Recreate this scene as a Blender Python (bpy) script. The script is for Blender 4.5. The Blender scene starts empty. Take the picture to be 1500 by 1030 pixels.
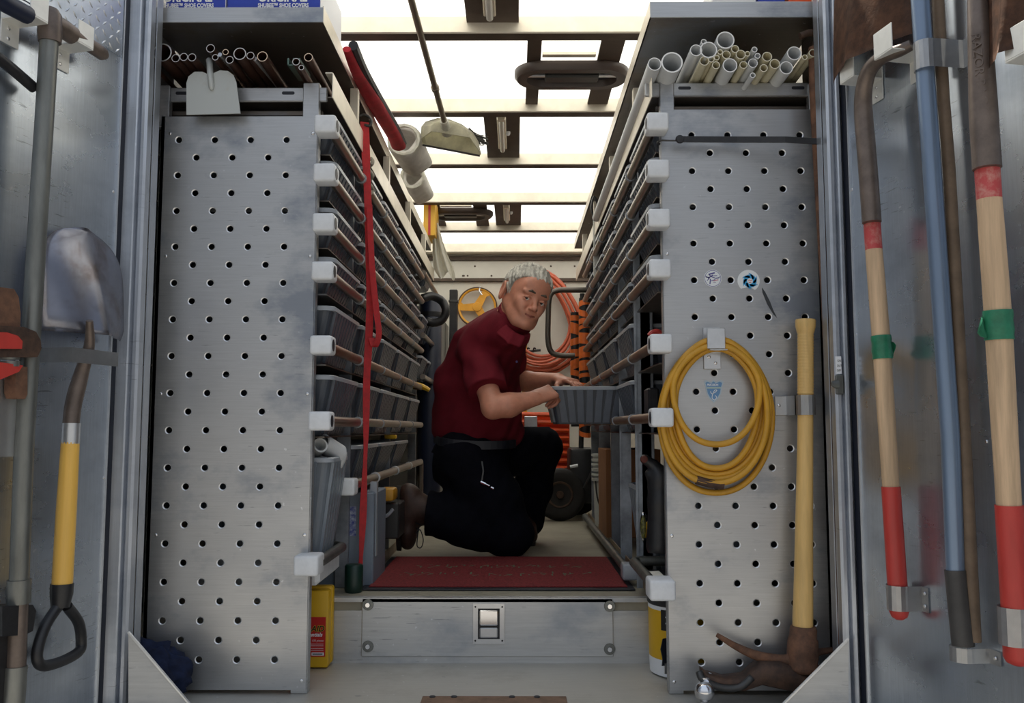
import bpy, bmesh, math, random
import numpy as np
from mathutils import Vector, Matrix, Euler
C = bpy.context.scene.collection
SC = bpy.context.scene
V = Vector
PI = math.pi
rnd = random.Random(7)

# ------------------------------------------------------------------ camera
F = 1280.0; CZ = 0.736; PITCH = math.atan(113/F); YAW = math.atan(5/F)
cam = bpy.data.objects.new('camera', bpy.data.cameras.new('camera')); C.objects.link(cam)
cam.data.sensor_width = 36; cam.data.lens = 36*F/1500; cam.data.clip_start = 0.05
cam.location = (0, 0, CZ); cam.rotation_euler = (PI/2+PITCH, 0, YAW)
SC.camera = cam

# ------------------------------------------------------------------ sky, sun, exposure
w = bpy.data.worlds.new('sky'); SC.world = w; w.use_nodes = True
nt = w.node_tree; nt.nodes.clear()
tc = nt.nodes.new('ShaderNodeTexCoord'); sx = nt.nodes.new('ShaderNodeSeparateXYZ')
cr = nt.nodes.new('ShaderNodeValToRGB'); bg = nt.nodes.new('ShaderNodeBackground'); wo = nt.nodes.new('ShaderNodeOutputWorld')
cr.color_ramp.elements[0].position = 0.0; cr.color_ramp.elements[0].color = (0.46, 0.48, 0.51, 1)
cr.color_ramp.elements[1].position = 1.0; cr.color_ramp.elements[1].color = (0.86, 1.03, 1.30, 1)
e = cr.color_ramp.elements.new(0.40); e.color = (0.94, 1.01, 1.12, 1)
nt.links.new(tc.outputs['Generated'], sx.inputs[0]); nt.links.new(sx.outputs['Z'], cr.inputs[0])
nt.links.new(cr.outputs[0], bg.inputs[0]); nt.links.new(bg.outputs[0], wo.inputs[0])
bg.inputs[1].default_value = 0.66
sun = bpy.data.objects.new('sun', bpy.data.lights.new('sun', 'SUN')); C.objects.link(sun)
sun.data.energy = 7.0; sun.data.angle = 0.02; sun.data.color = (1.0, 0.93, 0.80)
sun.rotation_euler = Euler((math.radians(-22), math.radians(-6), 0))   # high behind the van: shines on the roof skylights
SC.view_settings.view_transform = 'Standard'; SC.view_settings.look = 'None'
SC.view_settings.gamma = 1; SC.view_settings.use_curve_mapping = False
SC.view_settings.exposure = 0.0
SC.cycles.max_bounces = 10; SC.cycles.diffuse_bounces = 6

# ------------------------------------------------------------------ measuring helpers (a pixel of the 1500x1030 photo seen at a real depth)
FW = V((-math.sin(YAW)*math.cos(PITCH), math.cos(YAW)*math.cos(PITCH), math.sin(PITCH)))
UP = V((math.sin(YAW)*math.sin(PITCH), -math.cos(YAW)*math.sin(PITCH), math.cos(PITCH)))
RT = V((math.cos(YAW), math.sin(YAW), 0))
def ray(px, py): return FW + RT*((px-750)/F) - UP*((py-515)/F)
CAMP = V((0, 0, CZ))
def P(px, py, Y):
    d = ray(px, py); return CAMP + d*(Y/d.y)
def G(px, py, z):
    d = ray(px, py); return CAMP + d*((z-CZ)/d.z)
def PXW(px, X, py=628):
    d = ray(px, py); return CAMP + d*(X/d.x)
def onplane(px, py, p0, n, off=0.0):
    d = ray(px, py); q = p0 + n*off; return CAMP + d*((q-CAMP).dot(n)/d.dot(n))
DA = math.radians(15); DB = math.radians(12)
HL = V((P(160, 628, 2.30).x, 2.30, 0)); NL = V((math.cos(DA), -math.sin(DA), 0)); UL = V((-math.sin(DA), -math.cos(DA), 0))
HR = V((P(1256, 628, 2.30).x, 2.30, 0)); NR = V((-math.cos(DB), -math.sin(DB), 0)); UR = V((math.sin(DB), -math.cos(DB), 0))
def DL(px, py, off=0.0): return onplane(px, py, HL, NL, off)
def DR(px, py, off=0.0): return onplane(px, py, HR, NR, off)

# ------------------------------------------------------------------ materials
MATS = {}
def mat(name, col, rough=0.5, metal=0.0, var=0.0, scale=20.0, stretch=(1,1,1), bump=0.0, col2=None, rv=0.0, spec=None, patch=0.5, emit=None, trans=0.0, sheen=0.0):
    if name in MATS: return MATS[name]
    m = bpy.data.materials.new(name); m.use_nodes = True; MATS[name] = m
    n = m.node_tree.nodes; l = m.node_tree.links; b = n['Principled BSDF']
    b.inputs['Base Color'].default_value = (*col, 1); b.inputs['Roughness'].default_value = rough; b.inputs['Metallic'].default_value = metal
    if spec is not None: b.inputs['Specular IOR Level'].default_value = spec
    if trans: b.inputs['Transmission Weight'].default_value = trans
    if sheen: b.inputs['Sheen Weight'].default_value = sheen
    if emit: b.inputs['Emission Color'].default_value = (*emit[0], 1); b.inputs['Emission Strength'].default_value = emit[1]
    if var or bump or rv or col2:
        t = n.new('ShaderNodeTexCoord'); mp = n.new('ShaderNodeMapping'); mp.inputs['Scale'].default_value = stretch
        l.new(t.outputs['Object'], mp.inputs[0])
        nz = n.new('ShaderNodeTexNoise'); nz.inputs['Scale'].default_value = scale; nz.inputs['Detail'].default_value = 6; nz.inputs['Roughness'].default_value = 0.65
        l.new(mp.outputs[0], nz.inputs['Vector'])
        if var or col2:
            r = n.new('ShaderNodeValToRGB')
            c1 = tuple(max(0, c*(1-var)) for c in col); c2 = col2 if col2 else tuple(min(1, c*(1+var)) for c in col)
            r.color_ramp.elements[0].position = patch-0.16; r.color_ramp.elements[1].position = patch+0.16
            r.color_ramp.elements[0].color = (*(col if col2 else c1), 1); r.color_ramp.elements[1].color = (*c2, 1)
            l.new(nz.outputs[0], r.inputs[0]); l.new(r.outputs[0], b.inputs['Base Color'])
        if rv:
            mr = n.new('ShaderNodeMapRange'); mr.inputs['From Min'].default_value = .3; mr.inputs['From Max'].default_value = .7
            mr.inputs['To Min'].default_value = max(0, rough-rv); mr.inputs['To Max'].default_value = min(1, rough+rv)
            l.new(nz.outputs[0], mr.inputs[0]); l.new(mr.outputs[0], b.inputs['Roughness'])
        if bump:
            bp = n.new('ShaderNodeBump'); bp.inputs['Strength'].default_value = bump; bp.inputs['Distance'].default_value = 0.004
            l.new(nz.outputs[0], bp.inputs['Height']); l.new(bp.outputs[0], b.inputs['Normal'])
    return m

def alum(name, col, rough=0.38, brush=(1, 1, 60), smudge=0.35, scratch=0.5, tint=(0.28, 0.32, 0.38), seed=0.0, metal=0.9):
    """worn aluminium: fine brushing, cloudy oxide, thin scratches"""
    m = bpy.data.materials.new(name); m.use_nodes = True; MATS[name] = m
    n = m.node_tree.nodes; l = m.node_tree.links; b = n['Principled BSDF']; b.inputs['Metallic'].default_value = metal
    t = n.new('ShaderNodeTexCoord')
    def noise(sc, st, det=5, ro=0.6, off=0.0):
        mp = n.new('ShaderNodeMapping'); mp.inputs['Scale'].default_value = st; mp.inputs['Location'].default_value = (off+seed, seed*1.7, off)
        l.new(t.outputs['Object'], mp.inputs[0]); z = n.new('ShaderNodeTexNoise'); z.inputs['Scale'].default_value = sc
        z.inputs['Detail'].default_value = det; z.inputs['Roughness'].default_value = ro; l.new(mp.outputs[0], z.inputs['Vector']); return z.outputs[0]
    def ramp(src, a, c, ca, cb):
        r = n.new('ShaderNodeValToRGB'); r.color_ramp.elements[0].position = a; r.color_ramp.elements[1].position = c
        r.color_ramp.elements[0].color = ca; r.color_ramp.elements[1].color = cb; l.new(src, r.inputs[0]); return r.outputs[0]
    def mix(fac, A, B, mode='MIX', f=1.0):
        x = n.new('ShaderNodeMix'); x.data_type = 'RGBA'; x.blend_type = mode
        if fac is None: x.inputs[0].default_value = f
        else: l.new(fac, x.inputs[0])
        for s, k in ((A, 6), (B, 7)):
            if isinstance(s, tuple): x.inputs[k].default_value = s
            else: l.new(s, x.inputs[k])
        return x.outputs[2]
    W = (1, 1, 1, 1)
    fine = ramp(noise(7, brush, 4, .7), .3, .7, (.86, .86, .86, 1), W)
    cl = noise(2.6, (1, 1, 1.6), 7, .62, 3.0)
    clm = ramp(cl, .53, .66, (0, 0, 0, 1), (smudge, smudge, smudge, 1))
    scr = ramp(noise(3.0, (5, 5, 60), 3, .5, 9.0), .655, .70, (0, 0, 0, 1), (scratch, scratch, scratch, 1))
    scm = ramp(noise(3.2, (1, 1, 1), 3, .5, 5.0), .48, .6, (0, 0, 0, 1), W)
    spk = ramp(noise(60, (1, 1, 1), 2, .5, 1.0), .70, .74, (0, 0, 0, 1), (.5, .5, .5, 1))
    base = mix(None, (*col, 1), fine, 'MULTIPLY')
    base = mix(clm, base, (*tint, 1))
    base = mix(mix(None, scr, scm, 'MULTIPLY'), base, (.12, .13, .15, 1))
    base = mix(mix(None, spk, scm, 'MULTIPLY'), base, (.85, .87, .9, 1))
    l.new(base, b.inputs['Base Color'])
    rr_ = n.new('ShaderNodeMapRange'); rr_.inputs['From Min'].default_value = .35; rr_.inputs['From Max'].default_value = .7
    rr_.inputs['To Min'].default_value = rough-.06; rr_.inputs['To Max'].default_value = rough+.14; l.new(cl, rr_.inputs[0]); l.new(rr_.outputs[0], b.inputs['Roughness'])
    bp = n.new('ShaderNodeBump'); bp.inputs['Strength'].default_value = .12; bp.inputs['Distance'].default_value = .002; l.new(cl, bp.inputs['Height']); l.new(bp.outputs[0], b.inputs['Normal'])
    return m

M_PANEL = alum('panel_aluminium', (.53, .535, .54), .42, (1, 1, 40), .8, .55, tint=(.24, .27, .32))
M_DOOR = alum('door_aluminium', (.56, .62, .70), .26, (40, 40, 1), .45, .55, tint=(.30, .35, .42), seed=4.0)
M_FRAME = alum('frame_aluminium', (.62, .65, .70), .36, (40, 40, 1), .4, .4, seed=8.0)
M_DECK = alum('deck_aluminium', (.60, .58, .53), .52, (1, 60, 1), .4, .3, tint=(.36, .34, .30), seed=2.0, metal=.6)
M_RISER = alum('riser_aluminium', (.62, .62, .61), .5, (1, 1, 20), .5, .6, seed=12.0, metal=.75)
M_SHELF = alum('shelf_aluminium', (.22, .19, .165), .5, (1, 40, 1), .5, .5, seed=15.0)
M_WALL = mat('van_wall_paint', (.60, .58, .52), .6, 0, .08, 3, bump=.05)
M_FLOOR = mat('van_floor_paint', (.30, .275, .21), .6, 0, .16, 5, bump=.08)
M_BLACK = mat('black_rubber', (.012, .014, .022), .5)
M_BLKP = mat('black_plastic', (.016, .016, .018), .42, 0, .3, 40)
M_DKMETAL = mat('dark_brown_metal', (.085, .06, .045), .55, .3, .2, 12)
M_BAR = mat('ceiling_bar_metal', (.78, .72, .60), .4, .5, .08, 10)
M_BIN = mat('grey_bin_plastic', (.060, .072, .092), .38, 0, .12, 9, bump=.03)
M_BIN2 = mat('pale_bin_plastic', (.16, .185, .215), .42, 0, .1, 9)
M_RIM = mat('bin_rim_plastic', (.34, .37, .41), .3, 0, .1, 12)
M_CAP = mat('white_cap_plastic', (.72, .74, .76), .4, 0, .06, 30)
M_TUBE = mat('galvanised_tube', (.33, .29, .25), .32, .85, .2, 14, (1, .3, 1))
M_RUSTTUBE = mat('rusted_copper_tube', (.25, .12, .075), .38, .7, .3, 16, (1, .3, 1), col2=(.30, .24, .18))
M_COPPER = mat('aged_copper', (.085, .042, .030), .42, .6, .3, 30, (1, .2, 1))
M_CUT = mat('bright_cut_copper', (.80, .60, .42), .35, .8)
M_STEELCUT = mat('bright_cut_steel', (.62, .58, .54), .35, .8)
M_PVC = mat('white_pvc', (.66, .68, .69), .4, 0, .05, 20)
M_CPVC = mat('cream_cpvc', (.62, .57, .40), .4, 0, .08, 20)
M_PVCCUT = mat('cut_pvc', (.9, .9, .88), .5)
M_CPVCCUT = mat('cut_cpvc', (.84, .80, .64), .5)
M_GREEN = mat('green_channel', (.12, .19, .16), .4, .4)
M_RUST = mat('rusty_iron', (.10, .055, .038), .75, .35, .3, 26, bump=.5, col2=(.24, .12, .07))
M_RUSTD = mat('dark_rusty_iron', (.05, .035, .03), .65, .5, .3, 26, bump=.4, col2=(.13, .075, .05))
M_BLADE = mat('worn_shovel_steel', (.44, .45, .52), .26, .9, .2, 9, col2=(.24, .18, .16), patch=.62)
M_SOCKET = mat('brown_painted_steel', (.16, .125, .105), .42, .5, .25, 18, bump=.1)
M_GALV = mat('grey_pipe_steel', (.20, .205, .19), .42, .75, .25, 16, (1, 1, .25))
M_WOODY = mat('yellow_lacquered_wood', (.78, .46, .09), .38, 0, .14, 26, (1, 1, .07))
M_FIBRE = mat('amber_handle', (.72, .47, .17), .42, 0, .14, 40, (1, 1, .12))
M_WOOD = mat('weathered_ash_wood', (.60, .42, .26), .6, 0, .28, 34, (1, 1, .06), bump=.1)
M_REDP = mat('red_paint', (.50, .045, .035), .45, 0, .12, 20, (1, 1, .3))
M_REDF = mat('faded_red_paint', (.52, .07, .07), .5, 0, .2, 60, col2=(.60, .32, .26), patch=.62)
M_GTAPE = mat('green_tape', (.025, .19, .10), .35, 0, .25, 30)
M_BLUEP = mat('blue_grey_pipe', (.20, .27, .38), .34, .5, .12, 12, (1, 1, .15))
M_CLIP = mat('clip_aluminium', (.66, .67, .68), .32, .85, .06, 30)
M_CLIPW = mat('white_hook_metal', (.80, .80, .76), .4, .25, .05, 30)
M_SCREW = mat('screw_steel', (.8, .8, .8), .25, 1)
M_RED = mat('red_strap_webbing', (.45, .008, .012), .6, 0, .18, 60)
M_MAT = mat('red_mat_pile', (.20, .022, .024), .95, 0, .4, 120, bump=.9)
M_MATG = mat('green_mat_lettering', (.12, .20, .12), .95, 0, .6, 60, col2=(.18, .03, .03), patch=.62)
M_YHOSE = mat('yellow_hose', (.60, .31, .025), .42, 0, .14, 10)
M_YEL = mat('yellow_plastic', (.72, .42, .01), .42, 0, .05, 10)
M_ORHOSE = mat('salmon_hose', (.50, .10, .045), .42, 0, .1, 8)
M_OR = mat('orange_plastic', (.82, .10, .02), .45, 0, .12, 12)
M_ORTAPE = mat('orange_tape', (.75, .16, .03), .4, 0, .15, 20)
M_GOLD = mat('yellow_ring_paint', (.70, .33, .03), .4, 0, .1, 14)
M_BLUEBOX = mat('blue_carton', (.018, .05, .42), .5, 0, .05, 8)
M_WHITE = mat('white_print', (.85, .87, .9), .55)
M_BLKPR = mat('black_print', (.01, .01, .01), .5)
M_REDPR = mat('red_label', (.55, .02, .015), .45)
M_CLOTH = mat('white_cloth', (.82, .80, .72), .9, 0, .05, 14)
M_PAPER = mat('grey_paper_roll', (.52, .50, .46), .85, 0, .12, 20)
M_BAG = mat('clear_plastic_bag', (.50, .49, .42), .3, 0, .2, 25, bump=.5)
M_RAG = mat('blue_rag', (.003, .005, .020), .9, 0, .6, 22, bump=.8, col2=(.008, .018, .06))
M_CARD = mat('brown_cardboard', (.28, .12, .045), .8, 0, .12, 6)
M_BUCKET = mat('white_bucket_plastic', (.52, .53, .50), .45, 0, .05, 12)
M_CHROME = mat('chrome', (.75, .75, .77), .12, 1)
M_TYRE = mat('tyre_rubber', (.018, .016, .015), .75, 0, .3, 20)
M_DKGREY = mat('dark_grey_metal', (.07, .07, .07), .4, .6)
M_NAVY = mat('navy_plastic', (.008, .014, .038), .45)
M_PAN = mat('grey_white_scraper_paint', (.50, .52, .50), .5, .2, .05, 8, col2=(.38, .28, .15), patch=.70)
M_DUST = mat('translucent_dustpan', (.62, .60, .48), .5, 0, .2, 14)
def thin_glow(m_, f=.5):
    n = m_.node_tree.nodes; l = m_.node_tree.links; b = n['Principled BSDF']; t_ = n.new('ShaderNodeBsdfTranslucent'); x = n.new('ShaderNodeMixShader'); x.inputs[0].default_value = f
    if b.inputs['Base Color'].links: l.new(b.inputs['Base Color'].links[0].from_socket, t_.inputs[0])
    else: t_.inputs[0].default_value = b.inputs['Base Color'].default_value
    l.new(b.outputs[0], x.inputs[1]); l.new(t_.outputs[0], x.inputs[2]); l.new(x.outputs[0], n['Material Output'].inputs[0])
thin_glow(M_DUST, .6)
M_STRAW = mat('broom_bristle', (.10, .10, .09), .8)
M_SKYBLUE = mat('sky_blue_print', (.03, .33, .66), .4)
M_STICK = mat('sticker_film', (.80, .83, .84), .35)
M_PURPLE = mat('purple_print', (.10, .09, .30), .5)
M_SHIELD = mat('shield_blue', (.13, .28, .50), .4)
M_LENS = mat('lamp_tube', (.62, .60, .55), .25)
M_GASK = mat('door_gasket', (.008, .011, .022), .55)
M_GROUND = mat('driveway_concrete', (.34, .32, .29), .85, 0, .15, 1.2)
M_DKSCUFF = mat('scuff_mark', (.035, .04, .045), .6)

# ------------------------------------------------------------------ mesh helpers
ORG = {}
def newbm(): return bmesh.new()
def O(name, bm, m, parent=None, smooth=False, label=None):
    me = bpy.data.meshes.new(name)
    if isinstance(bm, bmesh.types.BMesh):
        bm.normal_update(); bm.to_mesh(me); bm.free()
    else:
        me.from_pydata([tuple(v) for v in bm[0]], [], bm[1]); me.update()
    ms = m if isinstance(m, (list, tuple)) else [m]
    for q in ms: me.materials.append(q)
    o = bpy.data.objects.new(name, me); C.objects.link(o)
    if parent is not None:
        o.parent = parent; org = ORG[parent.name]; ORG[o.name] = org
        me.transform(Matrix.Translation(-org))
    else:
        n_ = len(me.vertices); a = np.empty(n_*3); me.vertices.foreach_get('co', a); a = a.reshape(-1, 3)
        lo, hi = a.min(0), a.max(0); org = V(((lo[0]+hi[0])/2, (lo[1]+hi[1])/2, lo[2]))
        me.transform(Matrix.Translation(-org)); o.location = org; ORG[o.name] = org
    if smooth:
        for p in me.polygons: p.use_smooth = True
        if smooth != 'all':
            bm2 = bmesh.new(); bm2.from_mesh(me)
            for e_ in bm2.edges:
                if len(e_.link_faces) == 2 and e_.calc_face_angle(0) > 0.7: e_.smooth = False
            bm2.to_mesh(me); bm2.free()
    if label: o['label'] = label
    return o
def T(name, loc, label, cat, group=None, kind=None):
    o = bpy.data.objects.new(name, None); C.objects.link(o); o.location = loc; o.empty_display_size = .05; ORG[o.name] = V(loc)
    o['label'] = label; o['category'] = cat
    if group: o['group'] = group
    if kind: o['kind'] = kind
    return o
def tag(o, label, cat, group=None):
    o['label'] = label; o['category'] = cat
    if group: o['group'] = group
    return o
def struct(name, bm, m, parent=None, smooth=False):
    o = O(name, bm, m, parent, smooth)
    if parent is None: o['kind'] = 'structure'
    return o
def loft(bm, loops, cap=True, closed=True, capends=(True, True), mi=0):
    vs = [[bm.verts.new(p) for p in lp] for lp in loops]
    n = len(vs[0]); k = n if closed else n-1
    for a, b in zip(vs, vs[1:]):
        for i in range(k):
            f = bm.faces.new((a[i], a[(i+1) % n], b[(i+1) % n], b[i])); f.material_index = mi
    if cap and closed:
        if capends[0]: bm.faces.new(list(reversed(vs[0]))).material_index = mi
        if capends[1]: bm.faces.new(vs[-1]).material_index = mi
    return vs
def box(bm, lo, hi, bev=0.0, R=None, seg=1):
    """axis box lo..hi; R = 4x4 applied after"""
    r = bmesh.ops.create_cube(bm, size=1)['verts']
    lo = V(lo); hi = V(hi); c = (lo+hi)/2; s = hi-lo
    for v in r: v.co = V((v.co.x*s.x+c.x, v.co.y*s.y+c.y, v.co.z*s.z+c.z))
    if bev:
        es = list({e for v in r for e in v.link_edges})
        res = bmesh.ops.bevel(bm, geom=es, offset=bev, segments=seg, profile=.5, affect='EDGES')
        r = list({v for f in res['faces'] for v in f.verts} | {v for v in r if v.is_valid})
    if R is not None:
        for v in r: v.co = R @ v.co
    return r
def frame(o, x, y, z):
    m = Matrix.Identity(4)
    for i in range(3): m[i][0] = x[i]; m[i][1] = y[i]; m[i][2] = z[i]; m[i][3] = o[i]
    return m
def tube(bm, pts, r, n=12, closed=False, cap=True, flat=None, up=None, mi=0):
    """swept tube; r float or list; flat=(a,b) scales of the section"""
    pts = [V(p) for p in pts]; N = len(pts)
    rs = r if isinstance(r, (list, tuple)) else [r]*N
    tans = []
    for i in range(N):
        if closed: t = pts[(i+1) % N]-pts[i-1]
        else: t = pts[min(i+1, N-1)]-pts[max(i-1, 0)]
        tans.append(t.normalized())
    nrm = V(up) if up is not None else (V((0, 0, 1)) if abs(tans[0].z) < .9 else V((1, 0, 0)))
    loops = []
    fa, fb = flat if flat else (1, 1)
    for i in range(N):
        t = tans[i]; nrm = (nrm - t*nrm.dot(t)); nrm.normalize(); bi = t.cross(nrm)
        loops.append([pts[i] + (nrm*math.cos(2*PI*k/n)*fa + bi*math.sin(2*PI*k/n)*fb)*rs[i] for k in range(n)])
    if closed:
        vs = loft(bm, loops, cap=False, mi=mi); a, b = vs[-1], vs[0]
        for i in range(n): bm.faces.new((a[i], a[(i+1) % n], b[(i+1) % n], b[i])).material_index = mi
    else: loft(bm, loops, cap=cap, mi=mi)
    return bm
def smoothpath(pts, k=6, closed=False):
    pts = [V(p) for p in pts]; N = len(pts); out = []
    rng = range(N) if closed else range(N-1)
    for i in rng:
        p0 = pts[(i-1) % N] if closed or i > 0 else pts[i]*2-pts[i+1]
        p1 = pts[i]; p2 = pts[(i+1) % N]
        p3 = pts[(i+2) % N] if closed or i+2 < N else p2*2-p1
        for j in range(k):
            t = j/k
            out.append(.5*((2*p1)+(-p0+p2)*t+(2*p0-5*p1+4*p2-p3)*t*t+(-p0+3*p1-3*p2+p3)*t**3))
    if not closed: out.append(pts[-1])
    return out
def hollow(bm, a, b, r, wall, n=24, mi=0, mcut=1, depth=.35):
    """open pipe end at a running to b: outer skin, cut face, dark bore"""
    a = V(a); b = V(b); t = (b-a).normalized(); u = t.cross(V((0, 0, 1))).normalized(); v_ = u.cross(t)
    def ring(c, q): return [c+(u*math.cos(2*PI*k/n)+v_*math.sin(2*PI*k/n))*q for k in range(n)]
    loft(bm, [ring(b, r), ring(a, r)], cap=True, capends=(True, False), mi=mi)
    loft(bm, [ring(a, r), ring(a, r-wall)], cap=False, mi=mcut)
    loft(bm, [ring(a, r-wall), ring(a+t*depth, r-wall)], cap=True, capends=(False, True), mi=mi)
    bmesh.ops.remove_doubles(bm, verts=bm.verts, dist=1e-6)
def lathe(bm, c, prof, n=28, axis='z', mi=0, R=None):
    loops = []
    for (r, h) in prof:
        lp = []
        for k in range(n):
            a = 2*PI*k/n
            p = V((r*math.cos(a), r*math.sin(a), h))
            if R is not None: p = R @ p
            elif axis == 'y': p = V((p.x, p.z, p.y))
            elif axis == 'x': p = V((p.z, p.x, p.y))
            lp.append(V(c)+p)
        loops.append(lp)
    loft(bm, loops, mi=mi); return bm
def extr(bm, pts, off, mi=0):
    """polygon (list of V) extruded by vector off"""
    n = len(pts); a = [bm.verts.new(p) for p in pts]; b = [bm.verts.new(V(p)+V(off)) for p in pts]
    bm.faces.new(a).material_index = mi; bm.faces.new(list(reversed(b))).material_index = mi
    for i in range(n): bm.faces.new((a[i], b[i], b[(i+1) % n], a[(i+1) % n])).material_index = mi
    bmesh.ops.recalc_face_normals(bm, faces=bm.faces); return bm
def strip(bm, pts, width, wdir, th, mi=0):
    """flat band following pts; wdir = width direction, th = thickness along the local normal"""
    pts = [V(p) for p in pts]; wd = V(wdir).normalized(); L = []
    for i, p in enumerate(pts):
        t = (pts[min(i+1, len(pts)-1)]-pts[max(i-1, 0)]).normalized(); n_ = t.cross(wd).normalized()
        w_ = width[i] if isinstance(width, (list, tuple)) else width
        L.append([p+wd*w_/2+n_*th/2, p-wd*w_/2+n_*th/2, p-wd*w_/2-n_*th/2, p+wd*w_/2-n_*th/2])
    loft(bm, L, mi=mi); bmesh.ops.recalc_face_normals(bm, faces=bm.faces); return bm
def rr(w_, d_, r, z=0.0, n=4, cx=0.0, cy=0.0):
    out = []
    for sx_, sy_, a0 in ((1, 1, 0), (-1, 1, PI/2), (-1, -1, PI), (1, -1, 1.5*PI)):
        for k in range(n+1):
            a = a0+k*PI/2/n
            out.append(V((cx+sx_*(w_/2-r)+r*math.cos(a), cy+sy_*(d_/2-r)+r*math.sin(a), z)))
    return out
def text(name, s, size, org, right, up, m, parent, ext=.0006, align='LEFT', shear=0.0, bold=0.0, sx=1.0):
    cu = bpy.data.curves.new(name, 'FONT'); cu.body = s; cu.size = size; cu.extrude = ext; cu.align_x = align; cu.shear = shear; cu.offset = bold; cu.resolution_u = 3
    tmp = bpy.data.objects.new('tmp', cu); C.objects.link(tmp); bpy.context.view_layer.update()
    me = bpy.data.meshes.new_from_object(tmp.evaluated_get(bpy.context.evaluated_depsgraph_get()))
    bpy.data.objects.remove(tmp); bpy.data.curves.remove(cu)
    r_ = V(right).normalized(); u_ = V(up).normalized(); n_ = r_.cross(u_)
    me.transform(frame(V(org), r_*sx, u_, n_)); me.transform(Matrix.Translation(-ORG[parent.name]))
    me.materials.clear(); me.materials.append(m)
    o = bpy.data.objects.new(name, me); C.objects.link(o); o.parent = parent; ORG[o.name] = ORG[parent.name]
    return o
def copytree(o, parent=None, loc=None):
    c = o.copy(); C.objects.link(c); c.parent = parent
    if loc is not None: c.location = loc
    ORG[c.name] = V(loc) if loc is not None else (ORG[parent.name] if parent else V(c.location))
    for ch in [x for x in o.children]: copytree(ch, c)
    return c
def rivet(bm, p, n_, r=.005, h=.003):
    n_ = V(n_).normalized(); u = n_.orthogonal().normalized(); v_ = n_.cross(u); p = V(p)
    L = []
    for (q, hh) in ((1, 0), (.95, .5), (.6, .9), (.15, 1)):
        L.append([p+n_*(h*hh)+(u*math.cos(2*PI*k/10)+v_*math.sin(2*PI*k/10))*r*q for k in range(10)])
    loft(bm, L)
ORD = ['first', 'second', 'third', 'fourth', 'fifth', 'sixth', 'seventh', 'eighth', 'ninth', 'tenth', 'eleventh', 'twelfth', 'thirteenth', 'fourteenth', 'fifteenth', 'sixteenth', 'seventeenth', 'eighteenth', 'nineteenth', 'twentieth', 'twenty-first', 'twenty-second', 'twenty-third', 'twenty-fourth', 'twenty-fifth', 'twenty-sixth', 'twenty-seventh', 'twenty-eighth', 'twenty-ninth', 'thirtieth', 'thirty-first']
# ================================================================== THE VAN BODY
YP = 2.50; YR = 2.83; ZF = 0.202; YB = 7.0; ZC = 2.204
XWL, XWR = -1.10, 0.97
bm = newbm(); box(bm, (-14, -16, -.98), (14, 10, -.90)); struct('ground', bm, M_GROUND)
bm = newbm(); box(bm, (XWL, 2.20, -.05), (XWR, YR, 0)); fd = struct('floor_deck', bm, M_DECK)
bm = newbm(); box(bm, (XWL, YR, ZF-.04), (XWR, YB, ZF)); struct('floor', bm, M_FLOOR)
bm = newbm(); box(bm, (XWL, YR-.004, 0), (XWR, YR, ZF-.04)); box(bm, (XWL, YR-.012, ZF-.012), (XWR, YR+.02, ZF+.0015))
rs = struct('trim_1', bm, M_RISER)
bm = newbm(); box(bm, (XWL-.05, 2.36, -.9), (XWL, YB+.05, ZC+.1)); struct('wall_left', bm, M_WALL)
bm = newbm(); box(bm, (XWR, 2.36, -.9), (XWR+.05, YB+.05, ZC+.1)); struct('wall_right', bm, M_WALL)
bm = newbm(); box(bm, (XWL, YB, 0), (XWR, YB+.04, ZC+.1)); wb = struct('wall_back', bm, M_WALL)
def wallz(py, Y): return P(755, py, Y).z
for a, b, dy in ((376, 382, .02), (408, 413, .025)):
    bm = newbm(); box(bm, (XWL, YB-dy, wallz(b, YB)), (XWR, YB-.0005, wallz(a, YB)), .003); struct('horizontal_rib', bm, M_DKMETAL, wb)
bm = newbm(); box(bm, (XWL, YB-.10, wallz(374, YB)), (XWR, YB-.0005, ZC+.02), .01); struct('header_band', bm, M_BAR, wb)
bm = newbm(); rr_ = random.Random(3)
for i in range(26): rivet(bm, (-.75+rr_.random()*1.4, YB, wallz(rr_.choice((390, 404, 418, 500)), YB)), (0, -1, 0), .008, .004)
struct('rivet_row', bm, M_DKMETAL, wb)['kind'] = 'stuff'
# ceiling: translucent roof sheets between hat-section bars
m = bpy.data.materials.new('translucent_roof'); m.use_nodes = True; n_ = m.node_tree.nodes; n_.clear()
tr = n_.new('ShaderNodeBsdfTranslucent'); tr.inputs[0].default_value = (.93, .92, .88, 1); df = n_.new('ShaderNodeBsdfDiffuse'); df.inputs[0].default_value = (.75, .74, .70, 1)
mx = n_.new('ShaderNodeMixShader'); mx.inputs[0].default_value = .18; ou = n_.new('ShaderNodeOutputMaterial')
m.node_tree.links.new(tr.outputs[0], mx.inputs[1]); m.node_tree.links.new(df.outputs[0], mx.inputs[2]); m.node_tree.links.new(mx.outputs[0], ou.inputs[0])
M_ROOF = m
bm = newbm()
for x in (XWL, XWR-.04): box(bm, (x, 2.30, ZC-.02), (x+.04, YB, ZC+.06))
box(bm, (XWL, 2.28, ZC-.02), (XWR, 2.33, ZC+.08))
ceil = struct('ceiling', bm, M_BAR)
ys = [2.33]+[3.04+.79*k for k in range(6)]
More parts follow.
